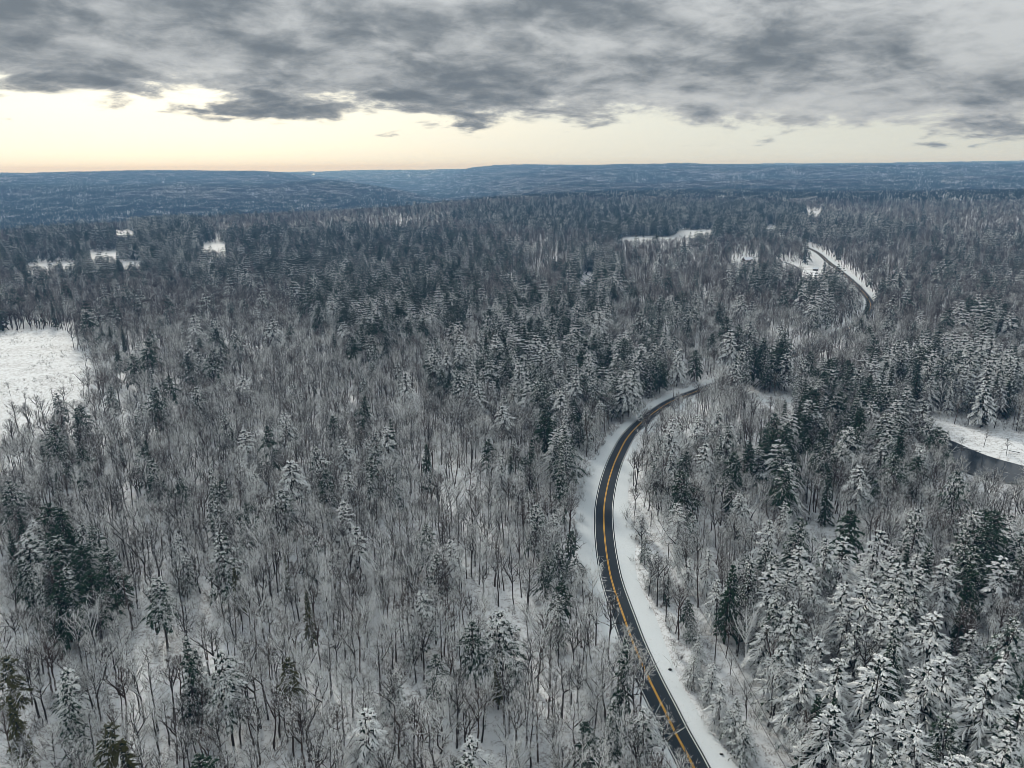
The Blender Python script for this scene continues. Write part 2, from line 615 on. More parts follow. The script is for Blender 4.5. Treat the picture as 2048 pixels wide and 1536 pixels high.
# ------------------------------------------------------------------ ground sheet
def build_ground():
    az_in = np.radians(np.arange(-44, 44.01, 0.36))
    az_out = np.radians(np.arange(48, 312.1, 6.0))
    az = np.concatenate([az_in, az_out])
    r = [0.0]
    rr = 30.0
    while rr < 15000:
        r.append(rr)
        rr *= 1.016 if rr < 9000 else 1.05
    r = np.array(r)
    A, Rr = np.meshgrid(az, r)
    x, y = Rr * np.sin(A), Rr * np.cos(A)
    z = ground_z(x, y)
    nr, na = A.shape
    V = np.stack([x, y, z], -1).reshape(-1, 3)
    i, j = np.meshgrid(np.arange(nr - 1), np.arange(na), indexing='ij')
    j2 = (j + 1) % na
    F = np.stack([i * na + j, (i + 1) * na + j, (i + 1) * na + j2, i * na + j2], -1).reshape(-1, 4)[:, ::-1]
    mb = MB()
    mb.add(V, F)
    me = mb.mesh('ground', [M['ground']])
    me.polygons.foreach_set('use_smooth', np.ones(len(me.polygons), bool))
    tag(obj('ground', me), 'snow covered forest floor and rolling terrain to the horizon', kind='structure')


build_ground()


def ribbon(line, off_a, off_b, lift, mat, name, cols=1, lift_b=None, jitter=0.0, parent=None):
    line = np.asarray(line)
    T = np.gradient(line, axis=0)
    T /= np.linalg.norm(T, axis=1, keepdims=True)
    Nn = np.stack([T[:, 1], -T[:, 0]], 1)                     # to the right
    n = len(line)
    oa, ob = np.broadcast_to(off_a, n), np.broadcast_to(off_b, n)
    s = np.linspace(0, 1, cols + 1)
    V = []
    for t in s:
        o = oa * (1 - t) + ob * t
        if jitter and 0 < t:
            o = o + jitter * np.convolve(RNG.normal(0, 1, n), np.ones(3) / 3, 'same') * t
        P = line + Nn * o[:, None]
        zc = ground_z(P[:, 0], P[:, 1])
        L = lift if lift_b is None else lift * (1 - t) + lift_b * t
        V.append(np.column_stack([P, zc + L]))
    V = np.stack(V, 1).reshape(-1, 3)
    c = cols + 1
    i, j = np.meshgrid(np.arange(n - 1), np.arange(cols), indexing='ij')
    F = np.stack([i * c + j, i * c + j + 1, (i + 1) * c + j + 1, (i + 1) * c + j], -1).reshape(-1, 4)
    mb = MB()
    mb.add(V, F)
    me = mb.mesh(name, [mat])
    me.polygons.foreach_set('use_smooth', np.ones(len(me.polygons), bool))
    return obj(name, me, parent)


def mat_asphalt():
    m, k = material('wet_asphalt')
    g = k.n('ShaderNodeNewGeometry')
    n1 = k.noise(g.outputs['Position'], 0.35, 4, 0.6)
    n2 = k.noise(g.outputs['Position'], 6.0, 3, 0.6)
    c = k.mix(n1, (0.008, 0.016, 0.023), (0.020, 0.029, 0.037))
    c = k.mix(k.math('MULTIPLY', n2, 0.2), c, (0.05, 0.055, 0.06))
    finish(k, c, k.math('MULTIPLY_ADD', n1, 0.25, 0.55), 0.10, n2, 0.15, 0.01)
    return m


M['asphalt'] = mat_asphalt()
M['white_paint'] = mat_plain('white_road_paint', (0.66, 0.68, 0.68), 0.6, 0.3, 0.15, 2.0)
M['yellow_paint'] = mat_plain('yellow_road_paint', (0.62, 0.33, 0.035), 0.6, 0.3, 0.12, 2.0)
M['water'] = None

road = ribbon(ROAD, -3.45, 3.45, 0.22, M['asphalt'], 'road', 4)
tag(road, 'dark wet two lane asphalt road curving through the forest', kind='structure')
for a in (-3.10, 2.90):
    ribbon(ROAD, a, a + 0.20, 0.25, M['white_paint'], 'edge_line', parent=road)
for a in (-0.24, 0.05):
    ribbon(ROAD, a, a + 0.19, 0.25, M['yellow_paint'], 'center_line', parent=road)
_n = len(ROAD)
_arc = np.concatenate([[0], np.cumsum(np.linalg.norm(np.diff(ROAD, axis=0), axis=1))])
VERGE_R = 8.6 + 1.0 * np.sin(_arc / 23.0) + 0.7 * np.sin(_arc / 9.1 + 1)
VERGE_L = 7.0 + 1.6 * np.sin(_arc / 31.0 + 2.2) + 0.6 * np.sin(_arc / 8.3)
_bend = np.exp(-((_arc - _arc[np.argmin(np.abs(ROAD[:, 1] - hit(1230, 920)[1]))]) / 60.0) ** 2)
VERGE_L = VERGE_L + 4.0 * _bend
HID0 = int(np.argmin(np.hypot(*(ROAD - np.array(hit(1432, 770))).T)))
HID1 = int(np.argmin(np.hypot(*(ROAD - np.array(hit(1742, 618))).T)))
tag(ribbon(ROAD, 3.45, VERGE_R, 0.34, M['verge'], 'verge', 4, 0.10, 0.25), 'clean snow verge along the right side of the road', kind='structure')
tag(ribbon(ROAD, -3.45, -VERGE_L, 0.34, M['verge'], 'verge', 4, 0.10, 0.25), 'clean snow verge along the left side of the road', kind='structure')


def mat_water():
    m, k = material('dark_water')
    g = k.n('ShaderNodeNewGeometry')
    n1 = k.noise(g.outputs['Position'], 0.12, 3, 0.5)
    n2 = k.noise(g.outputs['Position'], 1.6, 3, 0.5)
    finish(k, k.mix(n1, (0.006, 0.010, 0.014), (0.020, 0.030, 0.040)), 0.10, 0.3, n2, 0.06, 0.05)
    return m


M['water'] = mat_water()


def flat_poly(name, poly, z, mat):
    mb = MB()
    c = poly.mean(0)
    mb.add(np.column_stack([poly, np.full(len(poly), z)]), [list(range(len(poly)))])
    me = mb.mesh(name, [mat])
    return obj(name, me)


tag(flat_poly('pond', POND, POND_Z, M['water']), 'dark open water of the pond at the right edge', kind='structure')
# meandering brook in the small marsh
_br = catmull([hit(*p) for p in [(1180, 540), (1172, 548), (1184, 556), (1174, 563), (1182, 570), (1168, 577), (1176, 586)]], 2.0)
tag(ribbon(_br, -0.9, 0.9, 0.10, M['water'], 'brook', 2), 'thin dark brook winding across the small snowy marsh', kind='structure')
# far gorge river glint is left as open snow; farm lane
_ln = catmull([hit(*p) for p in [(1545, 520), (1566, 524), (1586, 531), (1602, 539), (1622, 540), (1650, 540)]], 3.0)
tag(ribbon(_ln, -1.6, 1.6, 0.12, M['asphalt'], 'driveway', 2), 'dark driveway curving from the far road towards the house', kind='structure')
_dr = catmull([hit(*p) for p in [(1425, 775), (1470, 778), (1500, 788), (1535, 803), (1575, 802), (1606, 795)]], 3.0)
tag(ribbon(_dr, -2.2, 2.2, 0.10, M['verge'], 'driveway', 2), 'snow covered track leading off right behind the road bend', kind='structure')

# ------------------------------------------------------------------ tree builders (nominal 20 m, base at origin)
NOM = 20.0


def unit(v):
    return v / (np.linalg.norm(v, axis=-1, keepdims=True) + 1e-9)


def bare_tree(seed, limbs=16, br=6, tw=4, fat=1.0, spread=1.0, low=0.38, lean=0.0):
    g = np.random.default_rng(seed)
    trunk, crown = MB(), MB()
    n = 8
    h = np.linspace(0, 1, n)
    wob = np.cumsum(g.normal(0, 0.16, (n, 2)), 0)
    wob -= wob[0]
    P = np.column_stack([wob[:, 0] + lean * h ** 1.5 * NOM, wob[:, 1], h * NOM * 0.86])
    r = 0.20 * (1 - h) ** 0.8 * fat + 0.035 * fat
    tube(trunk, P, r, 6)
    LA, LB, BA, BB, TA, TB = [], [], [], [], [], []
    Lr0, Lr1, Br0, Br1, Tr0, Tr1 = [], [], [], [], [], []
    fork = g.integers(0, 3)
    for i in range(limbs):
        t = low + (0.97 - low) * ((i + g.uniform(0, 0.8)) / limbs) ** 0.85
        k = t * (n - 1)
        i0 = min(int(k), n - 2)
        p = P[i0] + (P[i0 + 1] - P[i0]) * (k - i0)
        az = i * 2.4 + g.uniform(-0.5, 0.5)
        u = (t - low) / (1 - low)
        L = NOM * spread * (0.30 * (1 - u) ** 0.7 + 0.11) * g.uniform(0.6, 1.25)
        el = R(g.uniform(22, 48) + 22 * u)
        if i < fork:
            L *= 1.45
            el = R(g.uniform(52, 66))
        d = np.array([math.cos(az) * math.cos(el), math.sin(az) * math.cos(el), math.sin(el)])
        pts, rad = [p], []
        r0 = (0.105 if i >= fork else 0.15) * fat * (L / 5.0) ** 0.6
        ns = 4
        for s in range(ns):
            d = unit(d + g.normal(0, 0.16, 3) + np.array([0, 0, 0.10]))
            pts.append(pts[-1] + d * L / ns)
        pts = np.array(pts)
        for s in range(ns):
            LA.append(pts[s]); LB.append(pts[s + 1])
            Lr0.append(r0 * (1 - s / ns * 0.8)); Lr1.append(r0 * (1 - (s + 1) / ns * 0.8))
        for b in range(br):
            s = g.uniform(0.22, 1.0)
            k2 = s * ns
            j = min(int(k2), ns - 1)
            q = pts[j] + (pts[j + 1] - pts[j]) * (k2 - j)
            ld = unit(pts[j + 1] - pts[j])
            bd = unit(ld * 0.85 + g.normal(0, 0.55, 3) + np.array([0, 0, 0.16]))
            bl = L * g.uniform(0.22, 0.5) * (1.15 - 0.4 * s)
            mid = q + bd * bl * 0.55
            bd2 = unit(bd + g.normal(0, 0.22, 3) + np.array([0, 0, 0.14]))
            end = mid + bd2 * bl * 0.45
            BA += [q, mid]; BB += [mid, end]
            Br0 += [0.050 * fat, 0.036 * fat]; Br1 += [0.036 * fat, 0.020 * fat]
            for w in range(tw):
                s2 = g.uniform(0.15, 1.0)
                o = q + (mid - q) * s2 / 0.55 if s2 < 0.55 else mid + (end - mid) * (s2 - 0.55) / 0.45
                td = unit(bd * 0.75 + g.normal(0, 0.6, 3) + np.array([0, 0, 0.18]))
                TA.append(o); TB.append(o + td * g.uniform(0.45, 1.25) * (0.5 + bl * 0.35))
                Tr0.append(0.024 * fat); Tr1.append(0.010 * fat)
    prisms(crown, np.array(LA), np.array(LB), np.array(Lr0), np.array(Lr1), 4)
    prisms(crown, np.array(BA), np.array(BB), np.array(Br0), np.array(Br1), 3)
    if tw:
        prisms(crown, np.array(TA), np.array(TB), np.array(Tr0), np.array(Tr1), 3)
    return trunk, crown


def blades(mb, base, d, length, width, droop, mat=0, roof=0.35):
    """flattened needle sprays: a ridge with two drooping sides"""
    base, d = np.atleast_2d(base), unit(np.atleast_2d(d))
    n = len(base)
    length, width, droop = [np.broadcast_to(a, n)[:, None] for a in (length, width, droop)]
    S = np.cross(d, np.array([0, 0, 1.0]))
    S = unit(S + 1e-4)
    tip = base + d * length - np.array([0, 0, 1.0]) * droop * length
    mid = base + d * length * 0.5 - np.array([0, 0, 1.0]) * droop * length * 0.3
    up = np.array([0, 0, 1.0])
    l = mid - S * width * 0.5 - up * width * roof
    r = mid + S * width * 0.5 - up * width * roof
    V = np.stack([base, l, tip, r, mid + up * width * 0.10], 1).reshape(-1, 3)
    f = np.array([[0, 1, 4], [1, 2, 4], [4, 2, 3], [0, 4, 3]])
    F = (f[None] + (np.arange(n) * 5)[:, None, None]).reshape(-1, 3)
    mb.add(V, F, mat)


def conifer(seed, kind='pine', whorls=12, per=5, sprays=6, low=0.24, wid=0.27, bw=0.42):
    g = np.random.default_rng(seed)
    trunk, crown = MB(), MB()
    n = 7
    h = np.linspace(0, 1, n)
    P = np.column_stack([np.cumsum(g.normal(0, 0.08, n)), np.cumsum(g.normal(0, 0.08, n)), h * NOM * 0.985])
    P[0, :2] = 0
    tube(trunk, P, 0.26 * (1 - h) + 0.02, 6)
    up = np.array([0, 0, 1.0])
    BASE, DIR, LEN, WID, DRP = [], [], [], [], []
    IB, ID, IL = [], [], []
    A, B, Ra, Rb = [], [], [], []
    pine = kind == 'pine'
    side_full = 1 + 0.25 * g.uniform(-1, 1, 4)
    for w in range(whorls):
        t = low + (0.975 - low) * (w / (whorls - 1)) ** 0.95
        u = (t - low) / (1 - low)
        if pine:
            prof = (1 - u) ** 0.75 * (0.6 + 0.4 * min(1, u / 0.18)) + 0.06
        else:
            prof = (1 - u) ** 0.95 * (0.8 + 0.2 * min(1, u / 0.1)) + 0.04
        z = t * NOM
        c = np.array([np.interp(z, P[:, 2], P[:, 0]), np.interp(z, P[:, 2], P[:, 1]), z])
        m = per + int(g.integers(-1, 2)) if pine else per
        a0 = g.uniform(0, 6.28)
        for b in range(m):
            if pine and g.uniform() < 0.08:
                continue
            az = a0 + b * 6.283 / m + g.uniform(-0.3, 0.3)
            L = NOM * wid * prof * g.uniform(0.62, 1.15) * side_full[int((az % 6.28) / 1.58) % 4]
            el0 = R((9 if pine else 0) + 30 * u ** 2.2 + g.uniform(-9, 9))
            drp = (0.72 if pine else 0.60) * g.uniform(0.65, 1.3) * (1 - 0.4 * u)
            o = np.array([math.cos(az), math.sin(az), 0])
            zo = g.uniform(-0.5, 0.5) * (1 - u)

            def at(s):
                return c + up * zo + o * (s * L) + up * (math.tan(el0) * s * L - drp * L * s * s)
            A += [at(0), at(0.5)]
            B += [at(0.5), at(0.95)]
            Ra += [0.07, 0.045]
            Rb += [0.045, 0.02]
            k = max(2, int(round(sprays * (0.35 + 0.8 * prof))))
            for q in range(k):
                s = 0.22 + 0.72 * (q + 0.5 * g.uniform()) / k
                ll = (0.15 + 0.20 * math.sin(math.pi * min(1, s ** 1.1))) * L + 0.30
                for sd in (-1, 1):
                    ang = sd * R(g.uniform(14, 50) * (1.1 - 0.45 * s))
                    dd = np.array([o[0] * math.cos(ang) - o[1] * math.sin(ang), o[0] * math.sin(ang) + o[1] * math.cos(ang),
                                   math.tan(el0) - 2 * drp * s * 0.8 + g.uniform(-0.18, 0.10)])
                    BASE.append(at(s) + up * g.uniform(-0.08, 0.08))
                    DIR.append(dd)
                    LEN.append(ll * g.uniform(0.7, 1.2))
                    WID.append(bw * g.uniform(0.7, 1.3) * (0.75 + 0.45 * prof))
                    DRP.append(g.uniform(0.12, 0.42))
            BASE.append(at(0.80))
            DIR.append(o + up * (math.tan(el0) - 1.8 * drp))
            LEN.append(0.25 * L + 0.4)
            WID.append(bw * 1.1)
            DRP.append(0.25)
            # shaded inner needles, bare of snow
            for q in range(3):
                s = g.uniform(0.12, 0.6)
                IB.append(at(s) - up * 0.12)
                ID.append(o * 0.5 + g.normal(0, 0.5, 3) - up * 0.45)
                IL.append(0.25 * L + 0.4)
    for q in range(5):
        a = q * 1.256 + 0.3
        BASE.append(P[-1] - up * 0.9)
        DIR.append(np.array([math.cos(a) * 0.45, math.sin(a) * 0.45, 1.0]))
        LEN.append(1.1)
        WID.append(0.25)
        DRP.append(0.0)
    prisms(crown, np.array(A), np.array(B), np.array(Ra), np.array(Rb), 3, 1)
    blades(crown, np.array(BASE), np.array(DIR), np.array(LEN), np.array(WID), np.array(DRP), 0, 0.45)
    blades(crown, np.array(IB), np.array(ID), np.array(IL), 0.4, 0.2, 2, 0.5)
    return trunk, crown


def shrub(seed, stems=9, h=2.6):
    g = np.random.default_rng(seed)
    mb = MB()
    A, B, ra, rb = [], [], [], []
    for i in range(stems):
        p = np.array([g.normal(0, 0.25), g.normal(0, 0.25), -0.1])
        d = unit(np.array([g.normal(0, 0.4), g.normal(0, 0.4), 1.0]))
        q = p + d * h * g.uniform(0.35, 0.6)
        d2 = unit(d + g.normal(0, 0.25, 3))
        e = q + d2 * h * g.uniform(0.3, 0.55)
        A += [p, q]; B += [q, e]; ra += [0.035, 0.025]; rb += [0.025, 0.01]
        for j in range(7):
            s = g.uniform(0.3, 1.0)
            o = q + (e - q) * s if j % 2 else p + (q - p) * (0.4 + 0.6 * s)
            td = unit(d2 * 0.6 + g.normal(0, 0.6, 3) + np.array([0, 0, 0.2]))
            A.append(o); B.append(o + td * h * g.uniform(0.15, 0.4)); ra.append(0.018); rb.append(0.008)
    prisms(mb, np.array(A), np.array(B), np.array(ra), np.array(rb), 3)
    return mb


# unlinked library of prototypes
LIB = {}


def library(key, items):
    """items: list of (mesh, ) -> a collection of prototypes for instancing"""
    c = bpy.data.collections.new('library_' + key)
    for i, me in enumerate(items):
        o = bpy.data.objects.new('%s_%02d' % (key, i), me)
        c.objects.link(o)
    LIB[key] = c
    return c


def join_mb(trunk, crown, shift=0):
    mb = MB()
    mb.v, mb.f, mb.m, mb.nv = list(crown.v), list(crown.f), list(crown.m), crown.nv
    for v, f, m in zip(trunk.v, trunk.f, trunk.m):
        pass
    off = 0
    for v, f in zip(trunk.v, trunk.f):
        mb.v.append(v)
    base = crown.nv
    for f, m in zip(trunk.f, trunk.m):
        mb.f.append(f + base)
        mb.m.append(np.full(len(f), shift, int))
    mb.nv = crown.nv + trunk.nv
    return mb


PROTO = {'bare': [], 'pine': [], 'spruce': []}      # (trunk mesh, crown mesh, joined mesh, look)


def add_proto(kind, tc_, crown_mats, trunk_mat, look):
    t, c = tc_
    tm = t.mesh('trunk', [trunk_mat])
    cm = c.mesh('crown', crown_mats)
    j = join_mb(t, c, len(crown_mats))
    jm = j.mesh(kind + '_tree', crown_mats + [trunk_mat])
    PROTO[kind].append((tm, cm, jm, look))


for i, (s, low, ln, mt, look) in enumerate([
        (0.72, 0.50, 0.00, 'bark', 'bare grey'), (0.58, 0.58, 0.02, 'bark', 'slender bare grey'),
        (0.88, 0.46, -0.02, 'bark', 'wide bare grey'), (1.10, 0.40, 0.03, 'bark_snowy', 'bare snow dusted'),
        (0.75, 0.48, -0.05, 'bark_snowy', 'leaning bare snow dusted'), (0.50, 0.52, 0.01, 'bark', 'narrow bare grey'),
        (0.70, 0.52, 0.04, 'bark_red', 'bare brownish'), (0.60, 0.56, -0.03, 'bark_red', 'slim bare brownish')]):
    add_proto('bare', bare_tree(100 + i, 15, 6, 4, 1.15, s, low, ln), [M[mt]], M[mt], look)
for i, (w, low, nm, look) in enumerate([
        (0.36, 0.20, 'n_heavy', 'snow laden'), (0.31, 0.28, 'n_heavy', 'slim snow laden'), (0.40, 0.15, 'n_heavy', 'broad snow laden'),
        (0.32, 0.26, 'n_medium', 'snow dusted'), (0.34, 0.38, 'n_medium', 'high crowned'), (0.28, 0.45, 'n_medium', 'long trunked'),
        (0.31, 0.28, 'n_dark', 'dark green'), (0.27, 0.42, 'n_dark', 'long trunked dark'), (0.22, 0.45, 'n_olive', 'olive green')]):
    add_proto('pine', conifer(200 + i, 'pine', 11, 6, 8, low, w, 0.34), [M[nm], M['pine_bark'], M['n_inner']], M['pine_bark'], look)
for i, (w, low, nm, look) in enumerate([
        (0.17, 0.10, 'n_medium', 'snow dusted'), (0.20, 0.14, 'n_heavy', 'snow laden'), (0.16, 0.12, 'n_dark', 'dark'),
        (0.19, 0.20, 'n_dark', 'ragged dark'), (0.13, 0.25, 'n_olive', 'olive green')]):
    add_proto('spruce', conifer(300 + i, 'spruce', 16, 6, 4, low, w, 0.36), [M[nm], M['pine_bark'], M['n_inner']], M['pine_bark'], look)

for kd in PROTO:
    library(kd, [p[2] for p in PROTO[kd]])

# simpler trees for the middle distance
_b = []
for i, mt in enumerate(['bark_mid', 'bark_mid', 'bark', 'bark_snowy', 'bark_mid', 'bark_red', 'bark_red']):
    t, c = bare_tree(500 + i, 12, 5, 3, 1.5, 0.75 + 0.08 * (i % 3), 0.48)
    _b.append(join_mb(t, c, 0).mesh('bare_mid', [M[mt]]))
library('bare_mid', _b)
_c = []
for i, (w, nm) in enumerate([(0.38, 'n_medium'), (0.36, 'n_mid'), (0.34, 'n_mid'), (0.24, 'n_dark'), (0.36, 'n_dark')]):
    t, c = conifer(600 + i, 'pine' if i != 3 else 'spruce', 9, 6, 4, 0.2, w, 0.62)
    _c.append(join_mb(t, c, 1).mesh('conifer_mid', [M[nm], M['pine_bark'], M['n_inner']]))
library('conifer_mid', _c)
library('brush', [shrub(700 + i, 8 + i, 2.2 + 0.5 * i).mesh('brush', [M[m]]) for i, m in enumerate(['bark', 'bark_snowy', 'bark_red', 'bark_snowy'])])


# far patches of woodland, each a block of many small trees
def far_conifer(g, mb, p, h, mat):
    n = 5
    tiers = 3
    for t in range(tiers):
        z0 = p[2] + h * (0.15 + 0.27 * t)
        z1 = p[2] + h * (0.55 + 0.225 * t)
        r = h * 0.20 * (1 - 0.27 * t) * g.uniform(0.85, 1.15)
        a = g.uniform(0, 6.28) + np.arange(2 * n) * math.pi / n
        rr = r * np.where(np.arange(2 * n) % 2, 0.55, 1.1) * g.uniform(0.8, 1.2, 2 * n)
        V = np.column_stack([p[0] + np.cos(a) * rr, p[1] + np.sin(a) * rr, z0 + g.uniform(-0.5, 0.5, 2 * n)])
        V = np.vstack([V, [p[0], p[1], z1]])
        i = np.arange(2 * n)
        mb.add(V, np.stack([i, (i + 1) % (2 * n), np.full(2 * n, 2 * n)], 1), mat)


def far_bare(g, mb, p, h, mat):
    m = 16
    a = g.uniform(0, 6.28, m)
    A = p + np.column_stack([np.cos(a) * 0.4, np.sin(a) * 0.4, g.uniform(0.25, 0.7, m) * h])
    sp = g.uniform(0.2, 1.0, m) * h * 0.24
    B = p + np.column_stack([np.cos(a) * sp, np.sin(a) * sp, h * (1.0 - 0.5 * (sp / (h * 0.24)) ** 2 * g.uniform(0.5, 1.0, m))])
    D = B - A
    S = unit(np.cross(D, g.normal(0, 1, (m, 3))))
    wv = h * 0.035
    V = np.stack([A, B - S * wv, B + S * wv], 1).reshape(-1, 3)
    mb.add(V, np.arange(m * 3).reshape(-1, 3), mat)
    prisms(mb, p[None], p[None] + np.array([[0, 0, h * 0.7]]), 0.2, 0.12, 3, mat)


def far_patch(seed, size, n, pcon, mats):
    g = np.random.default_rng(seed)
    mb = MB()
    for i in range(n):
        p = np.array([g.uniform(-0.5, 0.5) * size, g.uniform(-0.5, 0.5) * size, -0.5])
        if g.uniform() < pcon:
            far_conifer(g, mb, p, g.uniform(13, 23), int(g.integers(0, 2)))
        else:
            far_bare(g, mb, p, g.uniform(12, 18), 2 + int(g.integers(0, 2)))
    return mb.mesh('far_patch', mats)


_fm = [M['far_heavy'], M['far_medium'], M['bark_snowy'], M['bark']]
_fd = [M['far_medium'], M['far_heavy'], M['bark_snowy'], M['bark']]
library('patch', [far_patch(800 + i, 46.0, 92, pc, _fm if i < 3 else _fd) for i, pc in enumerate([0.03, 0.10, 0.28, 0.45, 0.75, 0.92])])

# ------------------------------------------------------------------ where the trees stand
# conifers that can be made out in the picture: top of the tree (2048 px picture), height in metres, kind, look
P_, S_ = 'pine', 'spruce'
SEEN = [
    (218, 650, 20, S_, 3), (149, 817, 20, S_, 0), (217, 767, 17, P_, 3), (269, 831, 15, S_, 2), (312, 848, 14, S_, 2), (240, 880, 12, S_, 0),
    (80, 890, 18, S_, 0), (108, 945, 14, S_, 3), (492, 858, 20, P_, 0), (518, 700, 9, P_, 6), (365, 635, 11, P_, 6), (442, 957, 20, P_, 3),
    (463, 840, 8, S_, 2), (652, 614, 22, S_, 0), (628, 755, 10, S_, 2), (662, 740, 12, P_, 0), (715, 735, 12, P_, 3), (632, 893, 22, P_, 3),
    (742, 910, 20, P_, 3), (738, 945, 18, S_, 3), (696, 943, 18, P_, 3), (776, 852, 22, P_, 3), (735, 875, 14, P_, 1), (975, 877, 16, P_, 6),
    (957, 764, 22, P_, 1), (685, 1003, 20, P_, 0), (716, 1052, 20, P_, 1), (565, 1108, 14, S_, 4), (615, 1180, 18, S_, 4), (838, 1181, 18, P_, 3),
    (849, 1045, 18, P_, 3), (901, 1077, 17, P_, 0), (950, 1244, 20, P_, 4), (1006, 1223, 22, P_, 6), (995, 1307, 15, S_, 4), (571, 1316, 16, P_, 8),
    (1079, 1007, 20, P_, 3), (783, 1342, 14, P_, 3), (943, 1478, 18, P_, 3), (619, 1070, 16, P_, 3), (873, 1307, 14, P_, 3),
    (38, 1021, 18, S_, 2), (95, 1005, 20, P_, 6), (105, 1070, 22, P_, 6), (167, 1090, 20, P_, 6), (75, 1147, 18, S_, 2), (40, 1118, 16, S_, 3),
    (130, 1130, 18, P_, 3), (180, 1150, 16, P_, 6), (60, 1040, 16, P_, 3), (20, 1060, 17, S_, 2),
    (471, 1136, 16, S_, 4), (210, 1447, 18, P_, 8), (5, 1315, 20, P_, 8), (20, 1387, 20, S_, 4), (433, 1000, 18, P_, 3), (488, 1007, 18, P_, 3),
    (363, 1108, 14, P_, 3), (240, 1480, 16, P_, 8), (118, 1342, 15, P_, 5), (1405, 1508, 12, P_, 0), (1226, 1388, 17, S_, 3), (1114, 1188, 16, P_, 0),
    (1180, 1440, 14, P_, 3), (1090, 1110, 15, P_, 3), (1140, 1060, 16, P_, 3), (1120, 1085, 15, P_, 6), (1155, 1110, 12, P_, 0),
    (1997, 1021, 26, P_, 6), (1975, 1060, 22, P_, 3), (1899, 1119, 22, P_, 0), (1864, 1223, 24, P_, 2), (1745, 1157, 22, P_, 0), (1651, 1077, 22, P_, 3),
    (1690, 1073, 22, P_, 0), (1599, 1031, 22, P_, 3), (1763, 1314, 24, P_, 2), (1854, 1325, 24, P_, 0), (1976, 1352, 26, P_, 2), (1683, 1168, 20, P_, 0),
    (1780, 1216, 20, P_, 0), (1676, 1314, 22, P_, 1), (1613, 1335, 20, P_, 0), (1756, 1429, 20, P_, 0), (1665, 1412, 20, P_, 2), (2032, 1234, 24, P_, 3),
    (1944, 1258, 18, P_, 0), (1637, 1269, 20, P_, 0), (1550, 1190, 20, P_, 0), (1600, 1230, 18, P_, 2), (1500, 1110, 18, P_, 0), (1540, 1090, 18, P_, 3),
    (1620, 1130, 18, P_, 0), (1560, 1300, 18, P_, 0), (1720, 1250, 18, P_, 1), (1900, 1420, 22, P_, 2), (1840, 1460, 20, P_, 0), (2020, 1440, 22, P_, 0),
    (1930, 1500, 20, P_, 2), (1720, 1490, 20, P_, 0), (1640, 1490, 18, P_, 0), (1560, 1420, 18, P_, 0), (1590, 1480, 16, P_, 0), (1810, 1400, 20, P_, 0),
    (2010, 1320, 20, P_, 3), (1800, 1120, 18, P_, 3), (1480, 1130, 16, P_, 0), (1440, 1160, 15, P_, 0), (1420, 1100, 15, P_, 0),
    (1491, 694, 20, P_, 0), (1553, 688, 24, P_, 6), (1530, 700, 20, P_, 6), (1576, 705, 22, P_, 6), (1605, 749, 18, P_, 3), (1655, 746, 22, P_, 6), (1743, 758, 22, P_, 6),
    (1743, 802, 20, P_, 3), (1699, 820, 18, P_, 6), (1579, 849, 20, P_, 6), (1544, 864, 18, P_, 6), (1646, 834, 18, P_, 6), (1740, 925, 9, S_, 1),
    (1790, 943, 12, P_, 0), (1485, 990, 18, P_, 3), (1576, 1004, 16, P_, 0), (1930, 603, 16, P_, 1), (1974, 606, 18, P_, 0), (2015, 598, 18, P_, 6),
    (1769, 612, 9, P_, 0), (1995, 755, 18, P_, 3), (1945, 770, 16, P_, 3), (1863, 755, 18, P_, 0), (1822, 743, 18, P_, 0), (1357, 840, 14, P_, 0),
    (1315, 908, 14, P_, 3), (1362, 1007, 16, P_, 0), (1480, 986, 18, P_, 3), (1448, 867, 16, P_, 0), (1532, 867, 18, P_, 6), (1610, 870, 18, P_, 7), (1680, 780, 20, P_, 7),
    (1620, 800, 20, P_, 7), (1760, 840, 18, P_, 6), (1720, 790, 20, P_, 3), (1500, 890, 16, P_, 3), (1470, 900, 17, P_, 7), (1590, 910, 16, P_, 6), (1350, 955, 14, P_, 3),
    (1310, 930, 12, P_, 6), (1345, 1060, 14, P_, 0), (1390, 1030, 14, P_, 3),
    (1292, 1072, 10, P_, 0), (1312, 1100, 10, P_, 0), (1330, 1128, 10, P_, 2), (1306, 1140, 7, P_, 0), (1402, 1268, 10, P_, 0), (1390, 1310, 9, P_, 2), (1425, 1325, 11, P_, 0),
    (1446, 1372, 11, P_, 2), (1476, 1395, 12, P_, 0), (1492, 1440, 11, P_, 0), (1425, 1225, 12, P_, 0), (1470, 1240, 14, P_, 2), (1500, 1290, 15, P_, 0), (1380, 1115, 12, P_, 0),
    (1185, 822, 14, P_, 3), (1160, 838, 14, P_, 3), (1130, 862, 15, P_, 3), (1110, 830, 16, P_, 0), (1150, 800, 16, P_, 6), (1200, 800, 15, P_, 3), (1225, 785, 15, P_, 3),
    (1105, 880, 14, P_, 3), (1140, 890, 12, P_, 0), (1175, 855, 12, P_, 3),
]
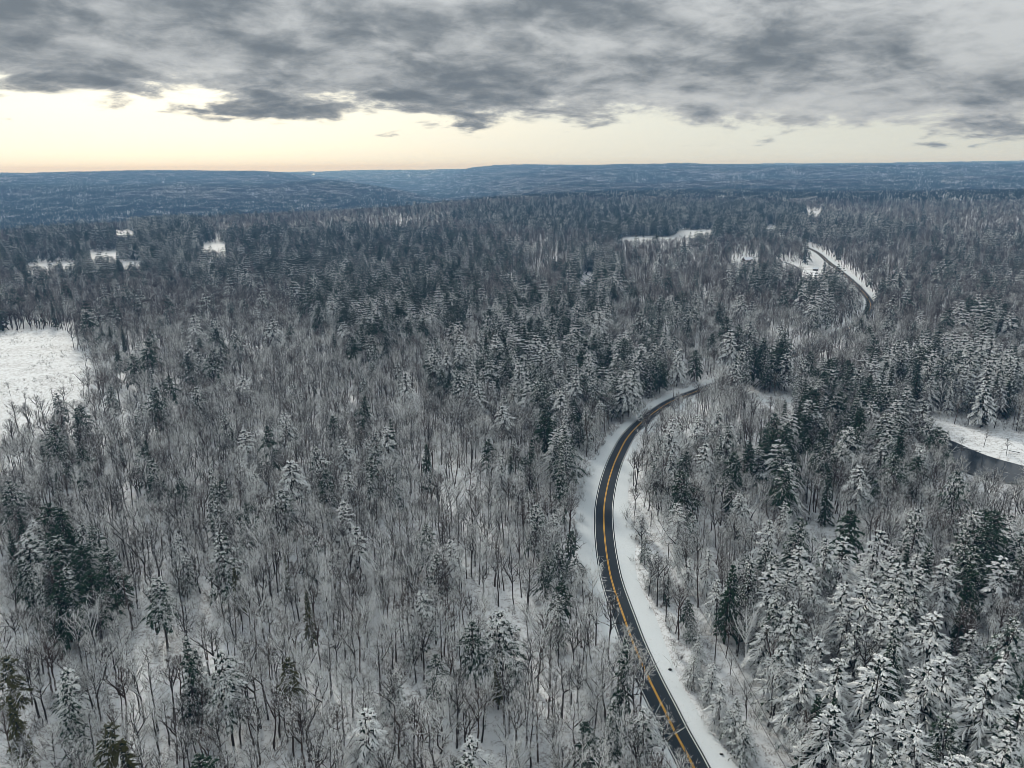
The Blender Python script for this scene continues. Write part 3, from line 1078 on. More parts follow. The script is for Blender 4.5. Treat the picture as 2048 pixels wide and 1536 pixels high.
# stands of conifers: (centre x, centre y, radius x, radius y) of their tops in the picture, share of conifers, looks
STANDS = [
    (1115, 715, 270, 60, 0.85, (0, 1, 3, 3, 4, 6)), (1265, 725, 120, 50, 0.9, (3, 3, 0, 6)), (1130, 850, 60, 75, 0.75, (3, 0, 1, 6)),
    (1120, 1060, 60, 60, 0.45, (3, 6, 0)), (1545, 715, 80, 45, 0.8, (6, 3, 7)), (1690, 800, 130, 90, 0.6, (6, 7, 3)), (1540, 880, 130, 60, 0.5, (3, 6, 0, 7)),
    (1900, 720, 170, 70, 0.75, (0, 3, 1, 3)), (1970, 610, 60, 26, 0.6, (0, 3, 6)), (1330, 920, 70, 90, 0.35, (0, 3)),
    (1700, 1240, 260, 190, 0.70, (0, 0, 2, 1, 3)), (1850, 1420, 340, 210, 0.72, (0, 2, 1, 0, 3)), (1560, 1120, 110, 100, 0.6, (0, 3, 1)), (1480, 1330, 120, 230, 0.45, (0, 0, 1)),
    (1985, 1080, 90, 80, 0.6, (3, 6, 0)), (770, 570, 190, 75, 0.52, (6, 0, 3, 4, 6)), (700, 490, 360, 55, 0.36, (3, 6, 6)), (1090, 610, 130, 50, 0.60, (0, 3, 6, 3)),
    (1330, 610, 60, 30, 0.4, (3, 6)), (1200, 420, 330, 28, 0.55, (6, 3, 6)), (1330, 440, 170, 26, 0.85, (6, 6, 3)), (1480, 415, 160, 20, 0.8, (6, 3)),
    (1190, 530, 60, 50, 0.65, (3, 0)), (1600, 440, 260, 25, 0.4, (3, 0)), (330, 470, 110, 50, 0.6, (3, 0, 6)), (160, 490, 200, 50, 0.40, (3, 6)), (430, 520, 90, 36, 0.4, (0, 3)),
    (110, 1090, 110, 90, 0.55, (6, 3, 6)), (130, 850, 60, 60, 0.25, (6, 3)), (1510, 535, 60, 20, 0.5, (3, 0)), (1650, 560, 60, 40, 0.35, (3, 0)), (2000, 500, 160, 60, 0.18, (3, 0)),
    (1850, 880, 120, 50, 0.25, (3, 6)), (1980, 800, 90, 50, 0.5, (3, 0)),
]


def con_prob(x, y):
    p = np.full(x.shape, 0.055)
    best = np.full(x.shape, -1)
    for i, (cx, cy, rx, ry, pr, _) in enumerate(STANDS):
        q = ((x - cx) / rx) ** 2 + ((y - cy) / ry) ** 2
        w = pr * (1 - sstep(0.55, 1.25, q))
        m = w > p
        p = np.where(m, w, p)
        best = np.where(m, i, best)
    return p, best


R_SINGLE = 2300.0


def open_mask(x, y, h):
    """true where a tree of height h must not stand: open ground, and trees that would wholly hide it"""
    bad = np.zeros(x.shape, bool)
    r = np.hypot(x, y)
    dx, dy = x / r, y / r
    reach = np.clip(h * r / CAM_H, 0, 260)
    for key, poly in OPEN.items():
        c = poly.mean(0)
        rad = np.hypot(*(poly - c).T).max() + 280
        near = np.hypot(x - c[0], y - c[1]) < rad
        if not near.any():
            continue
        rc = math.hypot(*c)
        if key in ('pond_view', 'marsh'):
            ks = tuple(np.linspace(0, 0.95, 10))
        else:
            ks = (0.0, 0.12, 0.24, 0.36, 0.48, 0.6) if rc > 700 or key in ('bend', 'drive') else (0.0,)
        xs, ys, dxs, dys, rs = x[near], y[near], dx[near], dy[near], reach[near]
        b = np.zeros(xs.shape, bool)
        for k in ks:
            b |= in_poly(xs + dxs * rs * k, ys + dys * rs * k, poly)
        bad[near] |= b
    return bad


def road_clear(x, y, con):
    bad = np.zeros(x.shape, bool)
    D, side = seg_dist(x, y, ROAD_C)
    r = np.hypot(x, y)
    near_i = np.argmin(((x[:, None] - ROAD_C[None, :, 0]) ** 2 + (y[:, None] - ROAD_C[None, :, 1]) ** 2), 1) * 4
    near_i = np.clip(near_i, 0, len(VERGE_R) - 1)
    lim = np.where(side > 0, VERGE_R[near_i] + np.where(con, 2.2, 1.2), VERGE_L[near_i] + np.where(con, 3.0, 0.8))
    hidden = (near_i > HID0) & (near_i < HID1)
    lim = np.where(hidden, 4.6, np.where(near_i >= HID1, np.minimum(lim, 6.5), lim))
    return D < lim, D, side


WIRE_PX = [(1395, 1190), (1415, 1233), (1446, 1293), (1480, 1355), (1506, 1398), (1534, 1449), (1560, 1497), (1590, 1550)]
WIRE = np.array([hit(p[0], p[1], 9.5) for p in WIRE_PX])
WIRE_C = np.vstack([WIRE[0] + (WIRE[0] - WIRE[-1]) * 0.9, WIRE[0], WIRE[-1], WIRE[-1] + (WIRE[-1] - WIRE[0]) * 0.6])


def jitter_grid(sp, r0, r1, half_deg, seed):
    g = np.random.default_rng(seed)
    xm = r1 * math.sin(R(half_deg))
    xs = np.arange(-xm, xm, sp)
    ys = np.arange(r0 * 0.5, r1, sp)
    X, Y = np.meshgrid(xs, ys)
    X = X.ravel() + g.uniform(-0.62, 0.62, X.size) * sp
    Y = Y.ravel() + g.uniform(-0.62, 0.62, Y.size) * sp
    r = np.hypot(X, Y)
    k = (r > r0) & (r < r1) & (np.abs(np.arctan2(X, Y)) < R(half_deg)) & (Y > 0)
    return X[k], Y[k]


THIN = np.array([hit(*p) for p in [(-150, 860), (0, 850), (90, 800), (150, 700), (185, 720), (195, 800), (180, 860), (110, 905), (0, 945), (-150, 960)]])


def plan_trees():
    rows = []            # x, y, height, kind (0 bare 1 pine 2 spruce), look, picked
    g = np.random.default_rng(11)
    # those seen in the picture
    for (px, py, h, kd, look) in SEEN:
        x, y = hit(px, py, h)
        if seg_dist(x, y, ROAD_C)[0][0] < 5.5 + 0.12 * h:
            continue
        if min(seg_dist(x * (1 + q / 180), y * (1 + q / 180), WIRE_C)[0][0] for q in ((0, 5, 10, 15) if h > 13 else (0,))) < (4.0 if h > 13 else 1.6):
            continue
        rows.append((x, y, h, 1 if kd == P_ else 2, look, 1))
    seen = np.array([(r[0], r[1]) for r in rows])
    parts = []
    for sp, r0, r1, sd in ((4.3, 95, 420, 21), (4.9, 420, 900, 22), (6.0, 900, 1500, 23), (7.6, 1500, R_SINGLE, 24)):
        X, Y = jitter_grid(sp, r0, r1, 39, sd)
        n = len(X)
        hh = g.uniform(11.5, 19.5, n)
        con_h = g.uniform(15, 25, n) + np.where(np.hypot(X, Y) > 420, 3.0, 0.0)
        Z = ground_z(X, Y)
        uv, _ = project(np.column_stack([X, Y, Z + con_h]))
        p, st = con_prob(uv[:, 0], uv[:, 1])
        clump = vnoise(X / 38, Y / 38, 9) + 0.5
        p = np.where(p < 0.06, p * (0.2 + 2.6 * clump ** 2), p)
        con = g.uniform(0, 1, n) < p
        # stands keep wider spacing
        drop = con & (g.uniform(0, 1, n) < np.where(np.hypot(X, Y) < 420, 0.55, 0.42))
        # thin and dense places among the bare trees
        dens = 0.90 - 0.55 * sstep(0.12, 0.34, vnoise(X / 46, Y / 46, 12)) - 0.25 * sstep(0.1, 0.4, vnoise(X / 15, Y / 15, 13))
        drop |= (~con) & (g.uniform(0, 1, n) > dens)
        h = np.where(con, con_h, hh)
        bad = open_mask(X, Y, h * 0.9)
        rc, D, side = road_clear(X, Y, con)
        rr_ = np.hypot(X, Y)
        wd = seg_dist(X, Y, WIRE_C)[0]
        wf = np.minimum.reduce([seg_dist(X + X / rr_ * q, Y + Y / rr_ * q, WIRE_C)[0] for q in (0.0, 5.0, 10.0)])
        wroad = seg_dist(X, Y, ROAD_C)[0]
        strip = (wf < 3.0) & (wd > 2.4) & (wroad < 30)
        h = np.where(strip, h * 0.55, h)
        con = con | (strip & (g.uniform(0, 1, n) < 0.6))
        bad |= rc | (wd < np.where(con & (h > 13), 4.2, 2.4)) | drop
        bad |= in_poly(X, Y, THIN) & (g.uniform(0, 1, n) < 0.8)
        nearp = (X > POND[:, 0].min() - 20) & (X < POND[:, 0].max() + 20) & (Y > POND[:, 1].min() - 20) & (Y < POND[:, 1].max() + 20)
        if nearp.any():
            dp, _ = seg_dist(X[nearp], Y[nearp], np.vstack([POND, POND[:1]]))
            b = in_poly(X[nearp], Y[nearp], POND) | (dp < 3.0)
            bad[np.where(nearp)[0][b]] = True
        # a little room round the hand-placed conifers
        if r0 < 900:
            dmin = np.full(n, 1e9)
            for s in seen:
                dmin = np.minimum(dmin, np.hypot(X - s[0], Y - s[1]))
            bad |= dmin < np.where(con, 5.0, 2.6)
        k = ~bad
        spruce = con & (g.uniform(0, 1, n) < 0.22)
        look = np.zeros(n, int)
        rnd = g.integers(0, 1000, n)
        for i in range(n):
            if not k[i]:
                continue
            if con[i]:
                if spruce[i]:
                    look[i] = (0, 1, 2, 3, 0, 2)[rnd[i] % 6]
                elif st[i] >= 0:
                    ch = STANDS[st[i]][5]
                    look[i] = ch[rnd[i] % len(ch)]
                else:
                    look[i] = (0, 1, 3, 4, 5, 6, 7, 3, 6)[rnd[i] % 9]
            else:
                look[i] = (0, 1, 2, 5, 0, 1, 3, 4, 6, 7, 3, 4)[rnd[i] % 12]
        kind = np.where(con, np.where(spruce, 2, 1), 0)
        parts.append(np.column_stack([X, Y, h, kind, look, np.zeros(n)])[k])
    return np.vstack([np.array(rows, float)] + parts)


# a few bare trees that stand out in the picture
SEEN_BARE = [(1264, 1288, 17, 3), (1500, 1360, 12, 2), (295, 1330, 17, 4), (1165, 1460, 14, 3), (420, 720, 13, 3), (255, 790, 12, 3), (1330, 905, 11, 3),
             (110, 860, 12, 0), (1868, 905, 13, 3), (360, 1370, 15, 1), (505, 1400, 16, 0), (640, 1330, 15, 3), (1130, 905, 15, 3), (1320, 980, 12, 3), (45, 780, 10, 5), (100, 770, 10, 5), (130, 800, 12, 5), (30, 840, 10, 5), (140, 750, 9, 5), (70, 815, 11, 1),
             (120, 850, 12, 0), (15, 760, 9, 1), (1930, 860, 9, 1), (1975, 850, 10, 5), (2020, 870, 9, 5), (1890, 850, 10, 1)]
TREES = plan_trees()
_sb = np.array([(*hit(px, py, h), h, 0, lk, 1) for px, py, h, lk in SEEN_BARE], float)
TREES = np.vstack([TREES, _sb])
TREES = np.column_stack([TREES, ground_z(TREES[:, 0], TREES[:, 1])])     # col 6 = ground height

# ------------------------------------------------------------------ individual trees: the ones that show largest
COLS = ['at the left edge', 'at far left', 'in outer left', 'in mid left', 'in inner left', 'left of centre', 'right of centre',
        'in inner right', 'in mid right', 'in outer right', 'at far right', 'at the right edge']
ROWS = ['up at mid height', 'just under mid height', 'in the lower middle', 'in upper foreground', 'in the foreground', 'in low foreground',
        'near the bottom', 'along the bottom edge']
ORD = ['first', 'second', 'third', 'fourth', 'fifth', 'sixth', 'seventh', 'eighth', 'ninth', 'tenth', 'eleventh', 'twelfth', 'thirteenth', 'fourteenth', 'fifteenth', 'sixteenth',
       'seventeenth', 'eighteenth', 'nineteenth', 'twentieth'] + ['next'] * 300


def label_trees(kind_id, kind, name, cat, noun, group, limit=300):
    idx = np.where(TREES[:, 3] == kind_id)[0]
    T = TREES[idx]
    cz = T[:, 6] + T[:, 2] * 0.68
    uv, dep = project(np.column_stack([T[:, 0], T[:, 1], cz]))
    size = T[:, 2] / dep
    vis = (uv[:, 0] > 0) & (uv[:, 0] < 2048) & (uv[:, 1] > 0) & (uv[:, 1] < 1536)
    order = np.argsort(-(size * vis + 1e-6 * T[:, 5] * vis))
    order = [o for o in order if vis[o]][:limit]
    D, side = seg_dist(T[:, 0], T[:, 1], ROAD_C)
    g = np.random.default_rng(31 + kind_id)
    made = []
    for o in order:
        x, y, h, _, look, _, z = T[o]
        tm, cm, _, adj = PROTO[kind][int(look)]
        e = bpy.data.objects.new(name, None)
        COL.objects.link(e)
        e.empty_display_size = 0.5
        s = h / NOM
        w = s * g.uniform(0.9, 1.12)
        e.location = (x, y, z - 0.15)
        e.scale = (w, w, s)
        e.rotation_euler = (g.normal(0, 0.025), g.normal(0, 0.025), g.uniform(0, 6.28))
        for nm, me in (('trunk', tm), ('crown', cm)):
            c = bpy.data.objects.new(nm, me)
            COL.objects.link(c)
            c.parent = e
        tall = 'tall ' if h > (20 if kind_id else 16.5) else ('small ' if h < (14.5 if kind_id else 12.5) else '')
        sd = 'right' if side[o] > 0 else 'left'
        u, v = uv[o][0] / 2048, uv[o][1] / 1536
        col_ = COLS[min(len(COLS) - 1, int(u * len(COLS)))]
        row_ = ROWS[int(np.clip((v - 0.38) / 0.62 * len(ROWS), 0, len(ROWS) - 1))]
        if D[o] < 16:
            lab = '%s%s %s at %s roadside, %s' % (tall, adj, noun, sd, row_)
        else:
            lab = '%s%s %s %s, %s' % (tall, adj, noun, row_, col_)
        made.append((e, lab, uv[o][0]))
    for lab in sorted(set(m[1] for m in made)):
        same = sorted([m for m in made if m[1] == lab], key=lambda m: m[2])
        for i, (e, _, _) in enumerate(same):
            extra = '' if len(same) == 1 else (', leftmost' if i == 0 else (', rightmost' if i == len(same) - 1 else ', %s from left' % ORD[i]))
            tag(e, lab + extra, cat, group)
    keep = np.ones(len(TREES), bool)
    keep[idx[order]] = False
    return keep


keep = label_trees(0, 'bare', 'bare_tree', 'tree', 'tree', 'bare trees of the near forest')
keep &= label_trees(1, 'pine', 'pine_tree', 'pine tree', 'pine', 'pines of the near forest')
keep &= label_trees(2, 'spruce', 'spruce_tree', 'spruce tree', 'spruce', 'spruces scattered through the forest')
REST = TREES[keep]


# ------------------------------------------------------------------ the rest of the forest: instanced masses
def instancer(name, label, pts, rot, scale, index, coll):
    """one object whose points carry copies of the prototypes in coll"""
    me = bpy.data.meshes.new(name)
    n = len(pts)
    me.vertices.add(n)
    me.vertices.foreach_set('co', np.asarray(pts, np.float32).ravel())
    a = me.attributes.new('rot', 'FLOAT_VECTOR', 'POINT')
    a.data.foreach_set('vector', np.asarray(rot, np.float32).ravel())
    a = me.attributes.new('scl', 'FLOAT_VECTOR', 'POINT')
    a.data.foreach_set('vector', np.asarray(scale, np.float32).ravel())
    a = me.attributes.new('pick', 'INT', 'POINT')
    a.data.foreach_set('value', np.asarray(index, np.int32))
    o = obj(name, me)
    ng = bpy.data.node_groups.new(name, 'GeometryNodeTree')
    ng.interface.new_socket('Geometry', in_out='INPUT', socket_type='NodeSocketGeometry')
    ng.interface.new_socket('Geometry', in_out='OUTPUT', socket_type='NodeSocketGeometry')
    gi, go = ng.nodes.new('NodeGroupInput'), ng.nodes.new('NodeGroupOutput')
    ip = ng.nodes.new('GeometryNodeInstanceOnPoints')
    ci = ng.nodes.new('GeometryNodeCollectionInfo')
    ci.inputs['Collection'].default_value = coll
    ci.inputs['Separate Children'].default_value = True
    ci.inputs['Reset Children'].default_value = True

    def attr(nm, tp):
        nd = ng.nodes.new('GeometryNodeInputNamedAttribute')
        nd.data_type = tp
        nd.inputs['Name'].default_value = nm
        return [s for s in nd.outputs if s.enabled and s.name == 'Attribute'][0]
    L = ng.links.new
    L(gi.outputs[0], ip.inputs['Points'])
    L(ci.outputs[0], ip.inputs['Instance'])
    ip.inputs['Pick Instance'].default_value = True
    L(attr('pick', 'INT'), ip.inputs['Instance Index'])
    L(attr('rot', 'FLOAT_VECTOR'), ip.inputs['Rotation'])
    L(attr('scl', 'FLOAT_VECTOR'), ip.inputs['Scale'])
    L(ip.outputs[0], go.inputs[0])
    md = o.modifiers.new('instances', 'NODES')
    md.node_group = ng
    tag(o, label, kind='stuff')
    return o


def scatter(name, label, T, coll, pick, wvar=0.12):
    n = len(T)
    s = T[:, 2] / NOM
    w = s * RNG.uniform(1 - wvar, 1 + wvar, n)
    instancer(name, label, np.column_stack([T[:, 0], T[:, 1], T[:, 6] - 0.15]),
              np.column_stack([RNG.normal(0, 0.03, n), RNG.normal(0, 0.03, n), RNG.uniform(0, 6.28, n)]),
              np.column_stack([w, w, s]), pick, coll)


_r = np.hypot(REST[:, 0], REST[:, 1])
R_NEAR = 620.0
for kid, kd, nm, lab in ((0, 'bare', 'bare_woodland', 'dense bare grey woodland filling the middle ground'),
                         (1, 'pine', 'pine_woodland', 'snowy pines standing in groups through the woodland'),
                         (2, 'spruce', 'spruce_woodland', 'narrow dark spruces mixed through the woodland')):
    T = REST[(REST[:, 3] == kid) & (_r < R_NEAR)]
    if len(T):
        scatter(nm, lab, T, LIB[kd], T[:, 4].astype(int))
T = REST[(REST[:, 3] == 0) & (_r >= R_NEAR)]
scatter('bare_woodland', 'bare brown woodland in the middle distance', T, LIB['bare_mid'], RNG.integers(0, 7, len(T)))
T = REST[(REST[:, 3] > 0) & (_r >= R_NEAR)]
_lk = np.where(T[:, 3] == 2, 3, np.choose(np.clip(T[:, 4].astype(int), 0, 8), [0, 0, 0, 1, 2, 2, 4, 4, 4]))
scatter('conifer_woodland', 'dark conifer woodland in the middle distance', T, LIB['conifer_mid'], _lk)

# brush and saplings under the trees
X, Y = jitter_grid(3.1, 95, 520, 39, 41)
_k = ~open_mask(X, Y, np.full(len(X), 1.0))
_rc, _D, _s = road_clear(X, Y, np.zeros(len(X), bool))
_k &= _D > 7.5
_k &= ~in_poly(X, Y, POND)
_k &= (RNG.uniform(0, 1, len(X)) < 0.62) & (vnoise(X / 22, Y / 22, 77) < 0.25)
X, Y = X[_k], Y[_k]
_s = RNG.uniform(0.5, 1.5, len(X))
instancer('underbrush', 'snowy underbrush and saplings beneath the trees', np.column_stack([X, Y, ground_z(X, Y)]),
          np.column_stack([np.zeros(len(X)), np.zeros(len(X)), RNG.uniform(0, 6.28, len(X))]),
          np.column_stack([_s, _s, _s]), RNG.integers(0, 4, len(X)), LIB['brush'])
# sparse weeds on the left clearing
_c = OPEN['left_clearing']
X, Y = RNG.uniform(_c[:, 0].min(), _c[:, 0].max(), 5000), RNG.uniform(_c[:, 1].min(), _c[:, 1].max(), 5000)
_k = in_poly(X, Y, _c) & (vnoise(X / 14, Y / 14, 33) > -0.02)
X, Y = X[_k][:1500], Y[_k][:1500]
_s = RNG.uniform(0.15, 0.5, len(X))
instancer('weeds', 'dry weeds poking through the snow of the left clearing', np.column_stack([X, Y, ground_z(X, Y)]),
          np.column_stack([np.zeros(len(X)), np.zeros(len(X)), RNG.uniform(0, 6.28, len(X))]),
          np.column_stack([_s, _s, _s]), RNG.integers(0, 4, len(X)), LIB['brush'])

# far woodland in blocks
def far_woods():
    P, S, I = [], [], []
    for sp, r0, r1, scl in ((40, R_SINGLE - 10, 4200, 1.0), (58, 4200, 9500, 1.35), (110, 9500, 14500, 2.0)):
        X, Y = jitter_grid(sp, r0, r1, 40, int(sp))
        Z = ground_z(X, Y)
        uv, dep = project(np.column_stack([X, Y, Z + 16]))
        vis = (uv[:, 0] > -150) & (uv[:, 0] < 2200)
        bad = open_mask(X, Y, np.full(len(X), 14.0))
        D, _ = seg_dist(X, Y, ROAD_C)
        k = vis & ~bad & (D > 30)
        p, _ = con_prob(uv[:, 0], uv[:, 1])
        nn = vnoise(X / 420, Y / 420, 51) + 0.5 * vnoise(X / 150, Y / 150, 52)
        lev = np.where(p > 0.2, p, 0.30 + 1.3 * nn)
        idx = np.digitize(lev, [0.08, 0.22, 0.36, 0.55, 0.75])
        P.append(np.column_stack([X, Y, Z - 0.5])[k])
        S.append(np.full(k.sum(), scl))
        I.append(idx[k])
    P, S, I = np.vstack(P), np.concatenate(S), np.concatenate(I)
    n = len(P)
    zs = np.minimum(S, 1.3) * RNG.uniform(0.85, 1.15, n)
    instancer('far_woodland', 'far snowy woodland covering the hills to the horizon', P,
              np.column_stack([np.zeros(n), np.zeros(n), RNG.uniform(0, 6.28, n)]),
              np.column_stack([S, S, zs]), I, LIB['patch'])
    return n


N_FAR = far_woods()

# ------------------------------------------------------------------ poles, wires, signs, house, small things
M['pole_wood'] = mat_bark('weathered_pole_wood', (0.06, 0.05, 0.042), (0.09, 0.075, 0.062), 0.62)
M['wire'] = mat_plain('dark_wire', (0.04, 0.04, 0.042), 0.6, 0.2, 0.1, 1.0)
M['ceramic'] = mat_plain('insulator_ceramic', (0.22, 0.21, 0.20), 0.4, 0.4, 0.1, 4.0)
M['metal'] = mat_plain('grey_sign_metal', (0.20, 0.21, 0.22), 0.5, 0.4, 0.1, 2.0)
M['marker'] = mat_plain('white_marker_plastic', (0.70, 0.70, 0.68), 0.6, 0.3, 0.08, 2.0)
M['siding'] = mat_plain('brown_siding', (0.10, 0.075, 0.06), 0.8, 0.2, 0.2, 1.0)
M['pane'] = mat_plain('dark_window_glass', (0.02, 0.025, 0.03), 0.15, 0.5, 0.1, 1.0)
M['frame'] = mat_plain('white_window_frame', (0.62, 0.62, 0.60), 0.6, 0.3, 0.08, 1.0)
M['roof_snow'] = mat_plain('roof_snow', (0.76, 0.79, 0.83), 0.8, 0.2, 0.04, 0.6)
M['brick'] = mat_plain('chimney_brick', (0.20, 0.10, 0.075), 0.85, 0.2, 0.2, 3.0)
M['stone'] = mat_bark('dark_stone', (0.035, 0.034, 0.034), (0.06, 0.058, 0.056), 0.80)


def thing(name, label, cat, loc, rz=0.0, group=None):
    e = bpy.data.objects.new(name, None)
    COL.objects.link(e)
    e.location = loc
    e.rotation_euler = (0, 0, rz)
    return tag(e, label, cat, group)


def one(name, parent, mat, fn, loc=None):
    mb = MB()
    fn(mb)
    return obj(name, mb.mesh(name, [mat]), parent, loc)


def utility_pole(x, y, rz, label, h=10.0):
    t = thing('utility_pole', label, 'utility pole', (x, y, gz(x, y) - 0.2), rz, 'utility poles')
    one('post', t, M['pole_wood'], lambda m: tube(m, [(0, 0, 0), (0, 0, h * 0.5), (0, 0, h)], [0.17, 0.14, 0.11], 8))
    arm = one('crossarm', t, M['pole_wood'], lambda m: box(m, (0, 0.17, h - 0.6), (2.3, 0.11, 0.13)))
    for sx in (-0.95, 0.95):
        one('insulator', arm, M['ceramic'], lambda m: tube(m, [(sx, 0.17, h - 0.53), (sx, 0.17, h - 0.42), (sx, 0.17, h - 0.30)], [0.05, 0.075, 0.04], 8))
    return t


def wire_run(poles, off, h, sag, label):
    """one wire hung from pole to pole"""
    mb = MB()
    pts = []
    for a, b in zip(poles[:-1], poles[1:]):
        d = (b - a) / np.linalg.norm(b - a)
        nrm = np.array([d[1], -d[0]]) * off
        za, zb = gz(*a) - 0.2 + h, gz(*b) - 0.2 + h
        for q in np.linspace(0, 1, 13)[:-1]:
            pts.append((*(a + (b - a) * q + nrm), za + (zb - za) * q - sag * 4 * q * (1 - q)))
    pts.append((*(poles[-1] + nrm), zb))
    tube(mb, pts, 0.055, 4)
    tag(obj('overhead_wire', mb.mesh('overhead_wire', [M['wire']])), label, 'wire', 'overhead wires')


_wd = WIRE[-1] - WIRE[0]
_wd = _wd / np.linalg.norm(_wd)
_p0 = np.array(hit(1430, 1262, 9.5))
_p0 = WIRE[0] + _wd * ((_p0 - WIRE[0]) @ _wd)
PL = [_p0 + _wd * k for k in (-92, -46, 0, 46, 92)]
_rz = math.atan2(_wd[1], _wd[0]) - math.pi / 2
for p, lab in zip(PL[1:4], ('wooden utility pole half hidden by trees behind the lower right wires', 'wooden utility pole among snowy pines right of the near road',
                            'wooden utility pole below the wires close to the bottom edge')):
    utility_pole(p[0], p[1], _rz, lab)
for off, lab in ((-0.95, 'left wire of the power line through the lower right pines'), (0.95, 'right wire of the power line through the lower right pines')):
    wire_run(PL, off, 9.72, 0.8, lab)
BP = [np.array(hit(*p)) for p in ((1172, 872), (1257, 834), (1347, 796), (1446, 764))]
for p, q, lab in zip(BP, BP[1:] + [BP[-1] + (BP[-1] - BP[-2])], ('utility pole standing left of the road below the bend', 'utility pole on the snowy left verge at the road bend',
                                                             'utility pole beside the road just past the bend', 'utility pole among the trees beyond the road bend')):
    utility_pole(p[0], p[1], math.atan2(q[1] - p[1], q[0] - p[0]) - math.pi / 2, lab, 9.5)
for off, lab in ((-0.95, 'far wire strung along the road bend'), (0.95, 'near wire strung along the road bend')):
    wire_run(BP, off, 9.22, 0.5, lab)

# road sign seen from behind, marker posts
x, y = hit(1185, 1232)
t = thing('road_sign', 'small grey road sign on a post left of the near road', 'sign', (x, y, gz(x, y)), 0.15)
one('post', t, M['metal'], lambda m: box(m, (0, 0, 1.2), (0.07, 0.07, 2.7)))
one('panel', t, M['metal'], lambda m: m.add(np.array([(0, -0.06, 1.85), (0.5, -0.06, 2.35), (0, -0.06, 2.85), (-0.5, -0.06, 2.35), (0, -0.04, 1.85), (0.5, -0.04, 2.35), (0, -0.04, 2.85), (-0.5, -0.04, 2.35)]),
                                            [[0, 1, 2, 3], [7, 6, 5, 4], [0, 4, 5, 1], [1, 5, 6, 2], [2, 6, 7, 3], [3, 7, 4, 0]]))
for px, py, lab in ((1238, 946, 'white marker post on the right verge of the bend, nearer one'), (1241, 936, 'white marker post on the right verge of the bend, farther one')):
    x, y = hit(px, py)
    t = thing('marker_post', lab, 'post', (x, y, gz(x, y)), 0.3, 'marker posts')
    one('post', t, M['marker'], lambda m: box(m, (0, 0, 0.55), (0.14, 0.05, 1.3)))
    one('reflector', t, M['metal'], lambda m: box(m, (0, -0.035, 1.0), (0.10, 0.012, 0.2)))
for px, py, lab in ((1556, 806, 'dark gate post on the snowy track behind the bend, left one'), (1562, 809, 'dark gate post on the snowy track behind the bend, right one')):
    x, y = hit(px, py)
    t = thing('gate_post', lab, 'post', (x, y, gz(x, y)), 0.1, 'gate posts')
    one('post', t, M['pole_wood'], lambda m: tube(m, [(0, 0, -0.1), (0, 0, 0.8), (0, 0, 1.7)], [0.16, 0.15, 0.14], 6))
    one('cap', t, M['roof_snow'], lambda m: tube(m, [(0, 0, 1.7), (0, 0, 1.78), (0, 0, 1.86)], [0.19, 0.18, 0.08], 6))


def stone_mesh(seed, sx, sy, sz):
    g = np.random.default_rng(seed)
    mb = MB()
    rings = []
    for a in np.linspace(-0.5, 1.45, 5):
        k = np.arange(9) * 6.283 / 9
        rr = math.cos(a) * g.uniform(0.8, 1.15, 9)
        rings.append(np.column_stack([np.cos(k) * rr * sx, np.sin(k) * rr * sy, np.full(9, math.sin(a) * sz)]))
    i = np.arange(9)
    V = np.vstack(rings)
    F = np.concatenate([np.stack([i + r * 9, (i + 1) % 9 + r * 9, (i + 1) % 9 + (r + 1) * 9, i + (r + 1) * 9], 1) for r in range(4)])
    mb.add(V, F)
    mb.add(V[-9:], [list(range(9))])
    return mb.mesh('boulder', [M['stone']])


for i, (px, py, sx, lab) in enumerate(((1340, 1341, 0.55, 'small dark snow capped stone on the right verge'), (1443, 1510, 0.45, 'small dark stone in the verge snow at bottom right'))):
    x, y = hit(px, py)
    o = obj('stone', stone_mesh(i, sx, sx * 0.6, 0.4), None, (x, y, gz(x, y) + 0.2))
    tag(o, lab, 'stone', 'stones on the verge')

for i, (px, py, L, rz, lab) in enumerate((
        (770, 1195, 14, 0.5, 'snow covered fallen log in the left woods, above a dark pine'), (915, 1190, 11, 1.1, 'snow covered fallen log beside a small gap in the left woods'),
        (330, 1330, 10, 2.0, 'snow covered fallen log in the lower left woods'), (1690, 1062, 12, 0.9, 'snow covered fallen log in the right woods below the pond'),
        (1950, 897, 10, 2.6, 'dark fallen log lying on the snowy pond bank'), (2020, 905, 7, 2.8, 'short fallen log on the pond bank at the right edge'))):
    x, y = hit(px, py)
    g = np.random.default_rng(900 + i)
    t = thing('fallen_log', lab, 'log', (x, y, gz(x, y) + 0.25), rz, 'fallen logs')
    k = np.linspace(-0.5, 0.5, 6)
    one('trunk', t, M['bark_snowy'], lambda m: tube(m, np.column_stack([k * L, np.cumsum(g.normal(0, 0.12, 6)), g.uniform(0, 0.25, 6) + (k + 0.5) * 0.9]), 0.22 - 0.14 * (k + 0.5), 7))

    for q in range(4):
        A = np.array([[(-0.15 + 0.17 * q) * L, 0.0, 0.3 + 0.15 * q]])
        Bq = A + np.array([[g.uniform(0.4, 1.2), g.normal(0, 0.9), g.uniform(0.3, 1.4)]])
        one('branch', t, M['bark_snowy'], lambda m: prisms(m, A, Bq, 0.07, 0.02, 4))

